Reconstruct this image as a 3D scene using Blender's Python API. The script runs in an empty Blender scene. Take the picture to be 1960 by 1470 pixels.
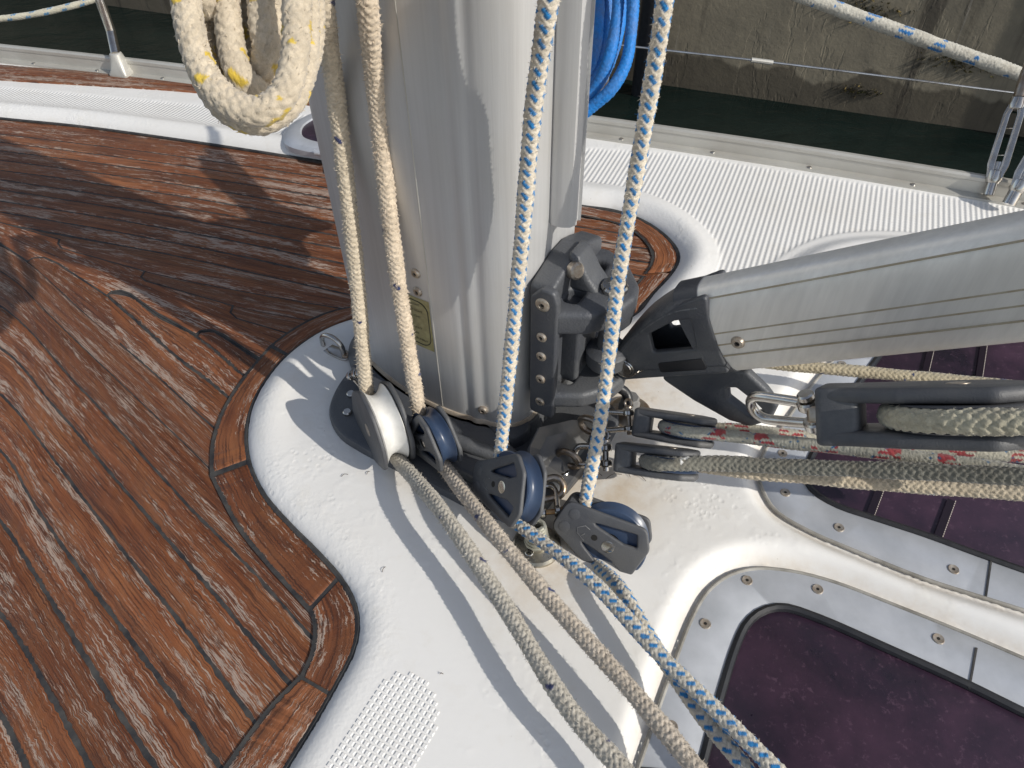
import bpy, math, random
import numpy as np
from mathutils import Matrix, Vector
rng = np.random.default_rng(7)
random.seed(7)
S = bpy.context.scene
COL = S.collection

# ------------------------------------------------------------------ camera
FPX, CAMH = 1359.0, 0.60
_n = np.array([(1000-980)/FPX, -(2070-735)/FPX, -1.0]); _n /= np.linalg.norm(_n)
_f = np.array([0, 0, -1.0]); _Y = _f-_n*_f.dot(_n); _Y /= np.linalg.norm(_Y); _Z = -_n; _X = np.cross(_Y, _Z)
CM = np.array([_X, _Y, _Z])
cam = bpy.data.cameras.new('camera'); camo = bpy.data.objects.new('camera', cam); COL.objects.link(camo)
m4 = Matrix([list(CM[i])+[0] for i in range(3)]+[[0, 0, 0, 1]])
m4.translation = Vector((0, 0, CAMH)); camo.matrix_world = m4
cam.sensor_width = 36; cam.lens = FPX/1960*36; cam.clip_start = 0.02; cam.clip_end = 200
S.camera = camo
CAM = np.array([0, 0, CAMH])

# ------------------------------------------------------------------ light
SUN_AZ = np.array([0.84, -0.54]); SUN_AZ /= np.linalg.norm(SUN_AZ); SUN_EL = math.radians(34)
w = bpy.data.worlds.new('World'); S.world = w; w.use_nodes = True
nt = w.node_tree; bg = nt.nodes['Background']
sky = nt.nodes.new('ShaderNodeTexSky'); sky.sky_type = 'NISHITA'; sky.sun_disc = False
sky.sun_elevation = SUN_EL; sky.sun_rotation = math.atan2(SUN_AZ[0], SUN_AZ[1])
hs_ = nt.nodes.new('ShaderNodeHueSaturation'); hs_.inputs['Saturation'].default_value = .62; nt.links.new(sky.outputs[0], hs_.inputs['Color']); nt.links.new(hs_.outputs[0], bg.inputs[0]); bg.inputs[1].default_value = 0.14
sl = bpy.data.lights.new('sun', 'SUN'); sl.energy = 3.6; sl.angle = math.radians(0.5); sl.color = (1, .95, .86)
so = bpy.data.objects.new('sun', sl); COL.objects.link(so)
sd = Vector((SUN_AZ[0]*math.cos(SUN_EL), SUN_AZ[1]*math.cos(SUN_EL), math.sin(SUN_EL)))
so.rotation_euler = sd.to_track_quat('Z', 'Y').to_euler(); so.location = (2, -2, 3)
S.view_settings.view_transform = 'Standard'; S.view_settings.look = 'None'
S.view_settings.exposure = 0.0; S.view_settings.gamma = 1.0
S.render.engine = 'CYCLES'

# ------------------------------------------------------------------ helpers
def ray(px, py):
    return CM @ np.array([(px-980)/FPX, -(py-735)/FPX, -1.0])
def P(px, py, z=0.0):
    d = ray(px, py); return CAM+d*((z-CAMH)/d[2])
def D(px, py, t):
    return CAM+ray(px, py)*t
def V(*a): return np.array(a, float)
def nrm(v): v = np.asarray(v, float); return v/np.linalg.norm(v)
def frame(x, z):
    z = nrm(z); x = np.asarray(x, float); x = nrm(x-z*x.dot(z)); return np.array([x, np.cross(z, x), z])

def tag(o, label=None, cat=None, group=None, kind=None):
    if label: o['label'] = label
    if cat: o['category'] = cat
    if group: o['group'] = group
    if kind: o['kind'] = kind
    return o
def thing(name, label, cat, loc, group=None):
    o = bpy.data.objects.new(name, None); COL.objects.link(o); o.location = Vector(loc); o.empty_display_size = .02
    return tag(o, label, cat, group)
def wloc(o):
    v = Vector((0, 0, 0))
    while o is not None: v += o.location; o = o.parent
    return np.array(v)
class MB:
    def __init__(s): s.v = []; s.f = []; s.m = []; s.n = 0; s.c = []; s.uv = None
    def add(s, v, f, m=0, col=None):
        v = np.asarray(v, float).reshape(-1, 3)
        s.v.append(v); s.f += [tuple(i+s.n for i in q) for q in f]; s.m += [m]*len(f); s.n += len(v)
        if col is not None: s.c.append(np.broadcast_to(np.asarray(col, float), (len(v), 3)))
        return s
    def build(s, name, mats, parent=None, smooth=35):
        if not isinstance(mats, (list, tuple)): mats = [mats]
        v = np.concatenate(s.v)
        if parent is not None: v = v-wloc(parent)
        me = bpy.data.meshes.new(name); me.from_pydata(v.tolist(), [], s.f)
        for m in mats: me.materials.append(m)
        if len(mats) > 1: me.polygons.foreach_set('material_index', s.m)
        if s.c:
            c = np.concatenate(s.c); a = me.color_attributes.new('Col', 'FLOAT_COLOR', 'POINT')
            a.data.foreach_set('color', np.concatenate([c, np.ones((len(c), 1))], 1).ravel())
        me.update()
        finish(me, smooth)
        o = bpy.data.objects.new(name, me); COL.objects.link(o)
        if parent is not None: o.parent = parent
        return o
def finish(me, smooth):
    me.polygons.foreach_set('use_smooth', [smooth > 0]*len(me.polygons))
    if 0 < smooth < 180: me.set_sharp_from_angle(angle=math.radians(smooth))

def grid_faces(nu, nv, closev=False, closeu=False):
    i = np.arange(nu if closeu else nu-1)[:, None]; j = np.arange(nv if closev else nv-1)[None, :]
    a = i*nv+j; b = i*nv+(j+1) % nv; c = ((i+1) % nu)*nv+(j+1) % nv; d = ((i+1) % nu)*nv+j
    return np.stack([a, b, c, d], -1).reshape(-1, 4)
def fast_mesh(name, v, quads, mats, parent=None, smooth=180, cols=None, attrs=None, tris=None, uv=None):
    if parent is not None: v = v-wloc(parent)
    me = bpy.data.meshes.new(name)
    me.vertices.add(len(v)); me.vertices.foreach_set('co', np.ascontiguousarray(v, dtype=np.float32).ravel())
    nq = len(quads); nt_ = 0 if tris is None else len(tris)
    idx = quads.ravel() if nt_ == 0 else np.concatenate([quads.ravel(), tris.ravel()])
    me.loops.add(len(idx)); me.loops.foreach_set('vertex_index', idx.astype(np.int32))
    me.polygons.add(nq+nt_)
    st = np.arange(nq)*4
    if nt_: st = np.concatenate([st, nq*4+np.arange(nt_)*3])
    me.polygons.foreach_set('loop_start', st.astype(np.int32))
    me.update(calc_edges=True); me.validate()
    for m in (mats if isinstance(mats, (list, tuple)) else [mats]): me.materials.append(m)
    if cols is not None:
        a = me.color_attributes.new('Col', 'FLOAT_COLOR', 'POINT')
        a.data.foreach_set('color', np.concatenate([cols, np.ones((len(cols), 1))], 1).astype(np.float32).ravel())
    for k, x in (attrs or {}).items():
        a = me.attributes.new(k, 'FLOAT', 'POINT'); a.data.foreach_set('value', x.astype(np.float32))
    if uv is not None:
        l = me.uv_layers.new(name='UVMap'); l.data.foreach_set('uv', uv[idx].astype(np.float32).ravel())
    finish(me, smooth)
    o = bpy.data.objects.new(name, me); COL.objects.link(o)
    if parent is not None: o.parent = parent
    return o

def cr(pts, step, closed=False):
    """Catmull-Rom resample to even spacing"""
    p = np.asarray(pts, float)
    if closed: q = np.vstack([p[-1], p, p[0], p[1]])
    else: q = np.vstack([2*p[0]-p[1], p, 2*p[-1]-p[-2]])
    out = []
    for i in range(1, len(q)-2):
        p0, p1, p2, p3 = q[i-1:i+3]
        k = np.array([np.linalg.norm(p1-p0), np.linalg.norm(p2-p1), np.linalg.norm(p3-p2)])**.5+1e-9
        t = np.linspace(0, 1, 24, endpoint=False)[:, None]
        m1 = (p2-p1)+k[1]*((p1-p0)/k[0]-(p2-p0)/(k[0]+k[1]))
        m2 = (p2-p1)+k[1]*((p3-p2)/k[2]-(p3-p1)/(k[1]+k[2]))
        out.append((2*t**3-3*t**2+1)*p1+(t**3-2*t**2+t)*m1+(-2*t**3+3*t**2)*p2+(t**3-t**2)*m2)
    o = np.vstack(out+[q[-2][None]])
    s = np.concatenate([[0], np.cumsum(np.linalg.norm(np.diff(o, axis=0), axis=1))])
    n = max(2, int(round(s[-1]/step))+1)
    ss = np.linspace(0, s[-1], n)
    r = np.stack([np.interp(ss, s, o[:, k]) for k in range(o.shape[1])], 1)
    return r[:-1] if closed else r
def frames(p, closed=False):
    t = np.gradient(p, axis=0); t /= np.linalg.norm(t, axis=1)[:, None]
    n = np.zeros_like(p); a = np.array([0, 0, 1.]) if abs(t[0][2]) < .9 else np.array([1., 0, 0])
    n[0] = nrm(a-t[0]*a.dot(t[0]))
    for i in range(1, len(p)):
        v = n[i-1]-t[i]*n[i-1].dot(t[i]); n[i] = v/np.linalg.norm(v)
    return t, n, np.cross(t, n)
def tube_v(p, r, ns=12):
    p = np.asarray(p, float); r = np.broadcast_to(np.asarray(r, float), (len(p),))
    t, n, b = frames(p); a = np.linspace(0, 2*np.pi, ns, endpoint=False)
    v = p[:, None]+r[:, None, None]*(np.cos(a)[None, :, None]*n[:, None]+np.sin(a)[None, :, None]*b[:, None])
    return v.reshape(-1, 3)
def tube(mb, p, r, ns=12, m=0, step=None, col=None, caps=True):
    if step: p = cr(p, step)
    v = tube_v(p, r, ns); f = [tuple(q) for q in grid_faces(len(p), ns, True)]
    if caps: f += [tuple(range(ns))[::-1], tuple(range(len(v)-ns, len(v)))]
    return mb.add(v, f, m, col)
def lathe(mb, o, ax, prof, ns=32, m=0, closed=False, col=None):
    """prof: list of (radius, height along ax)"""
    ax = nrm(ax); h = V(0, 0, 1) if abs(ax[2]) < .9 else V(1, 0, 0); F = frame(h, ax)
    a = np.linspace(0, 2*np.pi, ns, endpoint=False); pr = np.array(prof, float)
    v = o+pr[:, 0, None, None]*(np.cos(a)[None, :, None]*F[0]+np.sin(a)[None, :, None]*F[1])+pr[:, 1, None, None]*F[2]
    f = [tuple(q)[::-1] for q in grid_faces(len(pr), ns, True, closed)]
    if not closed:
        f += [tuple(range(ns)), tuple(range((len(pr)-1)*ns, len(pr)*ns))[::-1]]
    return mb.add(v.reshape(-1, 3), f, m, col)
def box(mb, c, F, s, m=0, bev=0.0):
    """bevelled box: F rows are axes, s half sizes"""
    s = np.array(s, float); bev = min(bev, s.min()*.9)
    if bev <= 0:
        vs = [c+F.T@(s*np.array([x, y, z])) for x in (-1, 1) for y in (-1, 1) for z in (-1, 1)]
        return mb.add(vs, [(0, 1, 3, 2), (4, 6, 7, 5), (0, 4, 5, 1), (2, 3, 7, 6), (0, 2, 6, 4), (1, 5, 7, 3)], m)
    v, f = plate_raw(rrect(s[0]*2, s[1]*2, bev, 4), [], s[2]*2, bev*.6, 3)
    return mb.add(c+v@F, f, m)
def rrect(wd, ht, r, n=6, cx=0, cy=0):
    o = []
    for (sx, sy, a0) in ((1, 1, 0), (-1, 1, 90), (-1, -1, 180), (1, -1, 270)):
        for k in range(n+1):
            a = math.radians(a0+90*k/n); o.append((cx+sx*(wd/2-r)+r*math.cos(a), cy+sy*(ht/2-r)+r*math.sin(a)))
    return o
def roundpoly(pts, r, n=5):
    o = []; N = len(pts)
    rs = r if isinstance(r, (list, tuple)) else [r]*N
    for i in range(N):
        p0, p1, p2 = (np.array(pts[(i+k) % N], float) for k in (-1, 0, 1))
        a, b = nrm(p0-p1), nrm(p2-p1); ang = math.acos(max(-1, min(1, a.dot(b))))
        d = min(rs[i]/max(1e-6, math.tan(ang/2)), .49*np.linalg.norm(p0-p1), .49*np.linalg.norm(p2-p1))
        A, B = p1+a*d, p1+b*d
        for k in range(n+1):
            t = k/n; o.append(tuple((1-t)**2*A+2*t*(1-t)*p1+t*t*B))
    return o
def plate_raw(outline, holes, th, bev, res=2):
    cu = bpy.data.curves.new('c', 'CURVE'); cu.dimensions = '2D'; cu.fill_mode = 'BOTH'
    b = min(bev, th/2*.95); cu.extrude = th/2-b; cu.bevel_depth = b; cu.bevel_resolution = res; cu.offset = -b
    for lp in [outline]+list(holes):
        s = cu.splines.new('POLY'); s.points.add(len(lp)-1); s.use_cyclic_u = True
        s.points.foreach_set('co', [c for q in lp for c in (q[0], q[1], 0, 1)])
    ob = bpy.data.objects.new('c', cu); me = bpy.data.meshes.new_from_object(ob)
    v = np.empty(len(me.vertices)*3); me.vertices.foreach_get('co', v); v = v.reshape(-1, 3)
    f = [tuple(p.vertices) for p in me.polygons]
    # weld doubled seam vertices
    key = {}; rm = np.zeros(len(v), int); nv = []
    for i, q in enumerate(np.round(v, 7)):
        k = tuple(q)
        if k not in key: key[k] = len(nv); nv.append(v[i])
        rm[i] = key[k]
    f2 = []
    for q in f:
        g = []
        for i in q:
            j = int(rm[i])
            if j not in g: g.append(j)
        if len(g) > 2: f2.append(tuple(g))
    bpy.data.objects.remove(ob); bpy.data.curves.remove(cu); bpy.data.meshes.remove(me)
    return np.array(nv), f2
def plate(mb, c, F, outline, holes, th, bev=.001, m=0, res=2):
    v, f = plate_raw(outline, holes, th, bev, res)
    return mb.add(np.asarray(c)+v@F, f, m)
def sdf(poly, x, y):
    """signed distance, positive inside"""
    poly = np.asarray(poly)[:, :2]; n = len(poly); d = np.full(x.shape, 1e9); ins = np.zeros(x.shape, bool)
    for i in range(n):
        ax, ay = poly[i]; bx, by = poly[(i+1) % n]; ex, ey = bx-ax, by-ay
        L = ex*ex+ey*ey
        if L < 1e-14: continue
        t = np.clip(((x-ax)*ex+(y-ay)*ey)/L, 0, 1)
        d = np.minimum(d, (x-ax-t*ex)**2+(y-ay-t*ey)**2)
        c = ((ay > y) != (by > y))
        if ey != 0: ins ^= c & (x < (bx-ax)*(y-ay)/ey+ax)
    return np.sqrt(d)*np.where(ins, 1, -1)
def smooth01(t): t = np.clip(t, 0, 1); return t*t*(3-2*t)

# ------------------------------------------------------------------ materials
def mat(name, col=(.5, .5, .5), rough=.5, metal=0.0, spec=.5, coat=0):
    m = bpy.data.materials.new(name); m.use_nodes = True; b = m.node_tree.nodes['Principled BSDF']
    b.inputs['Base Color'].default_value = (*col, 1); b.inputs['Roughness'].default_value = rough
    b.inputs['Metallic'].default_value = metal; b.inputs['Specular IOR Level'].default_value = spec
    b.inputs['Coat Weight'].default_value = coat
    return m
class N:
    """small node-graph helper"""
    def __init__(s, m): s.t = m.node_tree; s.b = s.t.nodes['Principled BSDF']
    def n(s, typ, **k):
        x = s.t.nodes.new('ShaderNode'+typ)
        for a, v in k.items():
            if a.startswith('i_'):
                i = a[2:]; i = int(i) if i.isdigit() else i.replace('_', ' ')
                if hasattr(v, 'links'): s.t.links.new(v, x.inputs[i])
                else: x.inputs[i].default_value = v
            else: setattr(x, a, v)
        return x
    def coord(s, o='Object', scale=(1, 1, 1), rot=(0, 0, 0)):
        c = s.n('TexCoord'); mp = s.n('Mapping'); s.t.links.new(c.outputs[o], mp.inputs[0])
        mp.inputs['Scale'].default_value = scale; mp.inputs['Rotation'].default_value = rot
        return mp.outputs[0]
    def noise(s, vec, scale, detail=3, rough=.55, dist=0):
        x = s.n('TexNoise', i_Scale=scale, i_Detail=detail, i_Roughness=rough, i_Distortion=dist)
        if vec is not None: s.t.links.new(vec, x.inputs['Vector'])
        return x.outputs[0]
    def ramp(s, v, p0, p1, c0=(0, 0, 0), c1=(1, 1, 1)):
        r = s.n('ValToRGB'); s.t.links.new(v, r.inputs[0]); e = r.color_ramp.elements
        e[0].position = p0; e[1].position = p1; e[0].color = (*c0, 1); e[1].color = (*c1, 1)
        return r.outputs[0]
    def mix(s, f, a, b, mode='MIX'):
        x = s.n('MixRGB', blend_type=mode)
        for i, v in enumerate((f, a, b)):
            if hasattr(v, 'links'): s.t.links.new(v, x.inputs[i])
            else: x.inputs[i].default_value = v if i == 0 else (*v, 1)
        return x.outputs[0]
    def math(s, op, a, b=0.0, c=None, clamp=False):
        x = s.n('Math', operation=op, use_clamp=clamp)
        for i, v in enumerate((a, b) if c is None else (a, b, c)):
            if hasattr(v, 'links'): s.t.links.new(v, x.inputs[i])
            else: x.inputs[i].default_value = v
        return x.outputs[0]
    def bump(s, h, dist, strength=1.0, prev=None):
        x = s.n('Bump', i_Distance=dist, i_Strength=strength); s.t.links.new(h, x.inputs['Height'])
        if prev is not None: s.t.links.new(prev, x.inputs['Normal'])
        return x.outputs[0]
    def attr(s, name): return s.n('Attribute', attribute_name=name)
    def out(s, name, v): s.t.links.new(v, s.b.inputs[name])

def plain(name, c0, c1, scale, rough, metal=0, rr=.12, bump=0, bscale=400, spec=.5, coat=0, wear=0):
    """two-tone weathered surface"""
    m = mat(name, c0, rough, metal, spec, coat); g = N(m); v = g.coord()
    n1 = g.noise(v, scale, 5, .6); g.out('Base Color', g.mix(g.ramp(n1, .35, .7), c0, c1))
    if wear:   # rubbed pale edges
        ge = g.n('NewGeometry'); pt = g.ramp(ge.outputs['Pointiness'], .53, .62); pn = g.ramp(g.noise(v, 140, 4, .7), .40, .62)
        bc = m.node_tree.nodes['Principled BSDF'].inputs['Base Color']; src = bc.links[0].from_socket
        g.out('Base Color', g.mix(g.math('MULTIPLY', g.math('MULTIPLY', pt, pn), wear), src, (.30, .30, .29)))
    n2 = g.noise(v, scale*3.1, 3); g.out('Roughness', g.math('ADD', g.math('MULTIPLY', n2, rr*2), rough-rr))
    if bump: g.out('Normal', g.bump(g.noise(v, bscale, 2), bump))
    return m
M = {}
M['dark'] = plain('dark_plastic', (.060, .063, .072), (.100, .101, .103), 25, .54, 0, .1, .00025, 900, wear=.7)
M['cast'] = plain('dark_casting', (.062, .067, .080), (.105, .108, .112), 14, .48, .12, .12, .0005, 500, wear=.5)
M['sheave'] = plain('blue_sheave', (.026, .045, .090), (.045, .070, .125), 18, .33, 0, .1)
M['wsheave'] = plain('white_sheave', (.76, .75, .72), (.60, .59, .56), 60, .5, 0)
M['steel'] = plain('stainless', (.56, .55, .53), (.42, .38, .34), 60, .2, 1, .1)
M['rusty'] = plain('tarnished_steel', (.42, .38, .33), (.28, .19, .12), 90, .35, .9, .12)
M['brass'] = plain('bronze_rust', (.50, .34, .18), (.30, .15, .07), 150, .35, .8)
M['rubber'] = plain('black_rubber', (.012, .013, .016), (.022, .022, .026), 40, .4)
M['black'] = mat('black_gap', (.006, .006, .008), .7)
M['hole'] = mat('socket_black', (.01, .009, .008), .8)
M['rivet'] = plain('rivet_alu', (.50, .46, .40), (.34, .26, .19), 400, .42, .7)
M['text'] = mat('sticker_ink', (.02, .02, .015), .5)
M['sticker'] = plain('aged_sticker', (.36, .33, .17), (.24, .21, .10), 120, .4, 0, .1, .0002, 600)
M['silver'] = plain('silver_paint', (.54, .56, .60), (.42, .44, .47), 22, .40, .35)
M['railm'] = plain('rail_alu', (.56, .55, .51), (.44, .42, .38), 8, .42, .4)
M['seal'] = plain('caulk_black', (.018, .018, .020), (.070, .066, .060), 45, .6, 0, .15, .0004, 250)

def anod(name, tint=(1, 1, 1), stain=0.3, bs=.58):
    m = mat(name, (.5, .5, .5), .4, .30); g = N(m)
    v = g.coord('Object', (60, 60, 1.2)); st = g.noise(v, 3, 4, .6)
    c = g.mix(g.ramp(st, .3, .75), tuple(bs*.86*x for x in tint), tuple(bs*x for x in tint))
    big = g.noise(g.coord('Object', (5, 5, 3)), 2.2, 4, .6)
    c = g.mix(g.math('MULTIPLY', g.ramp(big, .45, .75), stain), c, (.46, .42, .35))
    g.out('Base Color', c); g.out('Roughness', g.math('ADD', g.math('MULTIPLY', big, .16), .36))
    g.out('Normal', g.bump(g.noise(g.coord('Object', (900, 900, 30)), 1.0, 2), .0002, .5))
    return m
M['mast'] = anod('mast_anodised'); M['vang'] = anod('vang_anodised', (1.03, 1.0, .93), .30, .92)

# gelcoat: white paint with dirt, dried-drop relief and grip textures chosen by mesh attributes
def gel():
    m = mat('gelcoat', (.78, .77, .74), .34, 0, .5); g = N(m); v = g.coord()
    big = g.noise(v, 3.2, 5, .6); c = g.mix(g.ramp(big, .45, .75), (.76, .75, .73), (.70, .68, .645))
    fine = g.noise(v, 24, 4, .7); c = g.mix(g.math('MULTIPLY', g.ramp(fine, .55, .85), .35), c, (.60, .55, .46))
    st = g.attr('stain').outputs['Fac']
    c = g.mix(g.math('MULTIPLY', st, g.ramp(g.noise(v, 30, 5, .7), .25, .7)), c, (.52, .40, .26))
    sp = g.noise(v, 160, 2); c = g.mix(g.ramp(sp, .78, .80), c, (.25, .2, .15))
    sk = g.attr('skid').outputs['Fac']
    # fine diamond grip
    u = g.coord('Object', (1, 1, 1), (0, 0, math.radians(23.5)))
    sx = g.n('SeparateXYZ', i_0=u); 
    def saw(o, pitch):
        a = g.math('MULTIPLY', sx.outputs[o], 2*math.pi/pitch); return g.math('SINE', a)
    # ribs across the deck edge
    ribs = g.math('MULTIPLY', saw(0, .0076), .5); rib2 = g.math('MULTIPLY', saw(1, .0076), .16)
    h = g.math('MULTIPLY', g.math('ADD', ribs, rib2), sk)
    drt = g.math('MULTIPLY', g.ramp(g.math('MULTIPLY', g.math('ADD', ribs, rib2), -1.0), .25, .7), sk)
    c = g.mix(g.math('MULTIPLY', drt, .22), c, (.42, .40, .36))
    b = g.bump(h, .0009, .9)
    # dried rain-drop pits in patches
    dr = g.n('TexVoronoi', feature='F1', i_Scale=130.0, i_Randomness=1.0); g.t.links.new(v, dr.inputs['Vector'])
    ring = g.ramp(dr.outputs['Distance'], .18, .42)
    msk = g.math('MULTIPLY', g.ramp(g.noise(v, 7.5, 4, .75), .53, .62), g.math('SUBTRACT', 1.0, sk, clamp=True))
    b = g.bump(g.math('MULTIPLY', ring, msk), .0006, .55, b)
    b = g.bump(g.noise(v, 130, 3, .5), .0003, .5, b)
    pb = g.attr('pebble').outputs['Fac']
    b = g.bump(g.math('MULTIPLY', g.noise(v, 260, 2, .5), pb), .0006, .6, b)
    g.out('Base Color', c); g.out('Normal', b)
    g.out('Roughness', g.math('ADD', g.math('MULTIPLY', fine, .2), .40))
    return m
M['gel'] = gel()

def teak():
    m = mat('teak', (.2, .1, .05), .55, 0, .35); g = N(m)
    uv = g.n('UVMap'); id_ = g.attr('pid').outputs['Fac']
    off = g.n('CombineXYZ'); g.t.links.new(g.math('MULTIPLY', id_, 37.0), off.inputs[0]); g.t.links.new(g.math('MULTIPLY', id_, 11.3), off.inputs[1])
    ad = g.n('VectorMath', operation='ADD'); g.t.links.new(uv.outputs[0], ad.inputs[0]); g.t.links.new(off.outputs[0], ad.inputs[1])
    def sc(x, y):
        mp = g.n('Mapping'); g.t.links.new(ad.outputs[0], mp.inputs[0]); mp.inputs['Scale'].default_value = (x, y, 1); return mp.outputs[0]
    wv = g.noise(sc(5, 14), 1.0, 2, .5)
    gv = g.n('CombineXYZ'); sp_ = g.n('SeparateXYZ', i_0=ad.outputs[0])
    g.t.links.new(sp_.outputs[0], gv.inputs[0]); g.t.links.new(g.math('ADD', sp_.outputs[1], g.math('MULTIPLY', wv, .012)), gv.inputs[1])
    def sg(x, y):
        mp = g.n('Mapping'); g.t.links.new(gv.outputs[0], mp.inputs[0]); mp.inputs['Scale'].default_value = (x, y, 1); return mp.outputs[0]
    grain = g.noise(sg(12, 430), 1.0, 3, .65)          # long dark pores
    fig = g.noise(sg(3.0, 70), 1.0, 4, .65)           # broad figure
    blot = g.noise(sc(12, 22), 1.0, 4, .6)
    c = g.mix(g.ramp(fig, .30, .70), (.105, .037, .018), (.275, .100, .042))
    c = g.mix(g.math('MULTIPLY', g.ramp(blot, .42, .75), .5), c, (.32, .145, .065))
    tone = g.n('TexWhiteNoise', noise_dimensions='1D'); g.t.links.new(id_, tone.inputs[1])
    c = g.mix(.8, c, g.ramp(tone.outputs[0], 0, 1, (.62, .58, .56), (1.12, 1.08, 1.02)), 'MULTIPLY')
    c = g.mix(g.math('MULTIPLY', g.ramp(grain, .50, .60), .72), c, (.040, .017, .012))
    # worn silver-white varnish flakes following the grain
    w1 = g.noise(sg(48, 520), 1.0, 3, .7); w2 = g.noise(sc(5, 40), 1.0, 5, .7)
    thr = g.math('ADD', w1, g.math('MULTIPLY', g.math('SUBTRACT', w2, .5), 1.15))
    wear = g.ramp(thr, .585, .625)
    c = g.mix(g.math('MULTIPLY', wear, .72), c, (.42, .345, .29))
    soft = g.ramp(g.math('ADD', g.noise(sg(22, 380), 1.0, 3, .6), g.math('MULTIPLY', g.math('SUBTRACT', w2, .5), .8)), .56, .70)
    c = g.mix(g.math('MULTIPLY', soft, .12), c, (.34, .26, .21))
    g.out('Base Color', c)
    g.out('Roughness', g.math('ADD', g.math('MULTIPLY', wear, .25), .42))
    b = g.bump(grain, .0009, .9); b = g.bump(wear, .0003, .6, b); b = g.bump(g.noise(sc(40, 900), 1, 2), .0004, .6, b)
    g.out('Normal', b)
    return m
M['teak'] = teak()

def ropemat(name, rough=.85, sheen=.3):
    m = mat(name, (.6, .5, .4), rough, 0, .25); g = N(m)
    a = g.attr('Col'); n = g.noise(g.coord(), 900, 3, .7); n2 = g.noise(g.coord(), 45, 3)
    c = g.mix(g.math('MULTIPLY', g.ramp(n, .35, .75), .30), a.outputs[0], (.10, .085, .06), 'MIX')
    c = g.mix(g.math('MULTIPLY', g.ramp(n2, .45, .75), .25), c, (.22, .17, .11))
    g.out('Base Color', c); g.out('Normal', g.bump(n, .0006, .7)); m.node_tree.nodes['Principled BSDF'].inputs['Sheen Weight'].default_value = sheen
    return m
M['rope'] = ropemat('braided_rope'); M['bluerope'] = ropemat('blue_rope', .45, 0)

def glassy():
    m = mat('tinted_acrylic', (.05, .02, .05), .2, 0, .5); g = N(m); v = g.coord()
    b = g.noise(v, 9, 5, .7); f = g.noise(v, 160, 3, .7)
    c = g.mix(g.ramp(b, .35, .7), (.017, .013, .023), (.058, .026, .050))
    c = g.mix(g.math('MULTIPLY', g.ramp(f, .58, .74), .55), c, (.13, .075, .11))
    g.out('Base Color', c); g.out('Roughness', g.math('ADD', g.math('MULTIPLY', g.ramp(b, .3, .8), .3), .22))
    g.out('Normal', g.bump(f, .0003, .4))
    return m
M['acryl'] = glassy()

def concrete():
    m = mat('quay_concrete', (.2, .19, .15), .85); g = N(m); v = g.coord()
    sx = g.n('SeparateXYZ', i_0=v)
    n = g.noise(v, 1.6, 8, .65); n2 = g.noise(v, 9, 6, .7); n3 = g.noise(v, 45, 4, .6)
    c = g.mix(g.ramp(n, .35, .65), (.175, .155, .115), (.27, .235, .17))
    c = g.mix(g.math('MULTIPLY', g.ramp(n2, .4, .7), .5), c, (.13, .115, .09))
    st = g.noise(g.coord('Object', (5.5, 5.5, .35)), 1.0, 5, .65)
    c = g.mix(g.math('MULTIPLY', g.ramp(st, .55, .66), .8), c, (.045, .038, .03))
    c = g.mix(g.math('MULTIPLY', g.ramp(g.noise(g.coord('Object', (9, 9, .4)), 1.3, 4), .64, .70), .5), c, (.42, .40, .36))
    # tide-wet band, wavy top edge
    hz = g.math('ADD', sx.outputs[2], g.math('MULTIPLY', g.math('SUBTRACT', g.noise(g.coord('Object', (1, 1, .1)), 3.0, 4), .5), .35))
    wet = g.ramp(g.math('ADD', g.math('MULTIPLY', hz, 1.0), 0.5), .66, .68, (1, 1, 1), (0, 0, 0))
    c = g.mix(g.math('MULTIPLY', wet, .70), c, (.040, .032, .022))
    g.out('Base Color', c)
    b = g.bump(n2, .008, .5); b = g.bump(n3, .003, .5, b)
    b = g.bump(g.ramp(g.noise(g.coord('Object', (1, 1, .25)), 1.7, 6, .7), .49, .50), .006, .25, b)
    g.out('Normal', b); return m
M['conc'] = concrete()
def water():
    m = mat('water', (.006, .012, .011), .04, 0, .35); g = N(m); g.b.inputs['IOR'].default_value = 1.33; v = g.coord('Object', (1, 1.6, 1))
    b = g.bump(g.noise(v, 5, 4, .55, .4), .028, .55); b = g.bump(g.noise(v, 22, 3, .5), .006, .4, b)
    g.out('Normal', b); g.out('Base Color', g.mix(g.ramp(g.noise(v, 1.4, 4), .4, .7), (.004, .009, .008), (.010, .017, .015)))
    return m
M['water'] = water()

# ------------------------------------------------------------------ boat frame of reference
A = nrm(V(.86, -.51, 0)); PN = nrm(V(-.51, -.86, 0)); UP = V(0, 0, 1); MC = V(-.048, .600, 0)
def B(a, b, z): return MC+a*A+b*PN+z*UP
def line_px(pts, z): return np.array([P(x, y, z) for x, y in pts])

TZ = -.014   # teak surface
HZ = -.012   # hatch frame surface
far_edge = [(-420, 182), (-200, 205), (0, 228), (150, 243), (300, 263), (450, 285), (620, 312), (860, 353), (1110, 396)]
loop = [(1175, 405), (1225, 422), (1268, 449), (1294, 478), (1299, 500), (1287, 525), (1250, 566), (1213, 608)]
back = [(1120, 640), (1000, 622), (850, 598), (740, 600)]
plat = [(690, 612), (645, 626), (600, 648), (545, 690), (505, 740), (483, 785), (474, 835), (480, 890), (508, 950), (560, 1010),
        (618, 1068), (660, 1118), (681, 1160), (687, 1205), (678, 1250), (650, 1305), (603, 1388), (552, 1470), (480, 1590)]
teak_px = far_edge+loop+back+plat+[(380, 1750), (-600, 1750)]
teak_c = cr(line_px(far_edge+loop+back+plat, TZ)[:, :2], .012)
teak_poly = np.vstack([teak_c, line_px([(380, 1900), (-1400, 1900)], TZ)[:, :2]])
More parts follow.
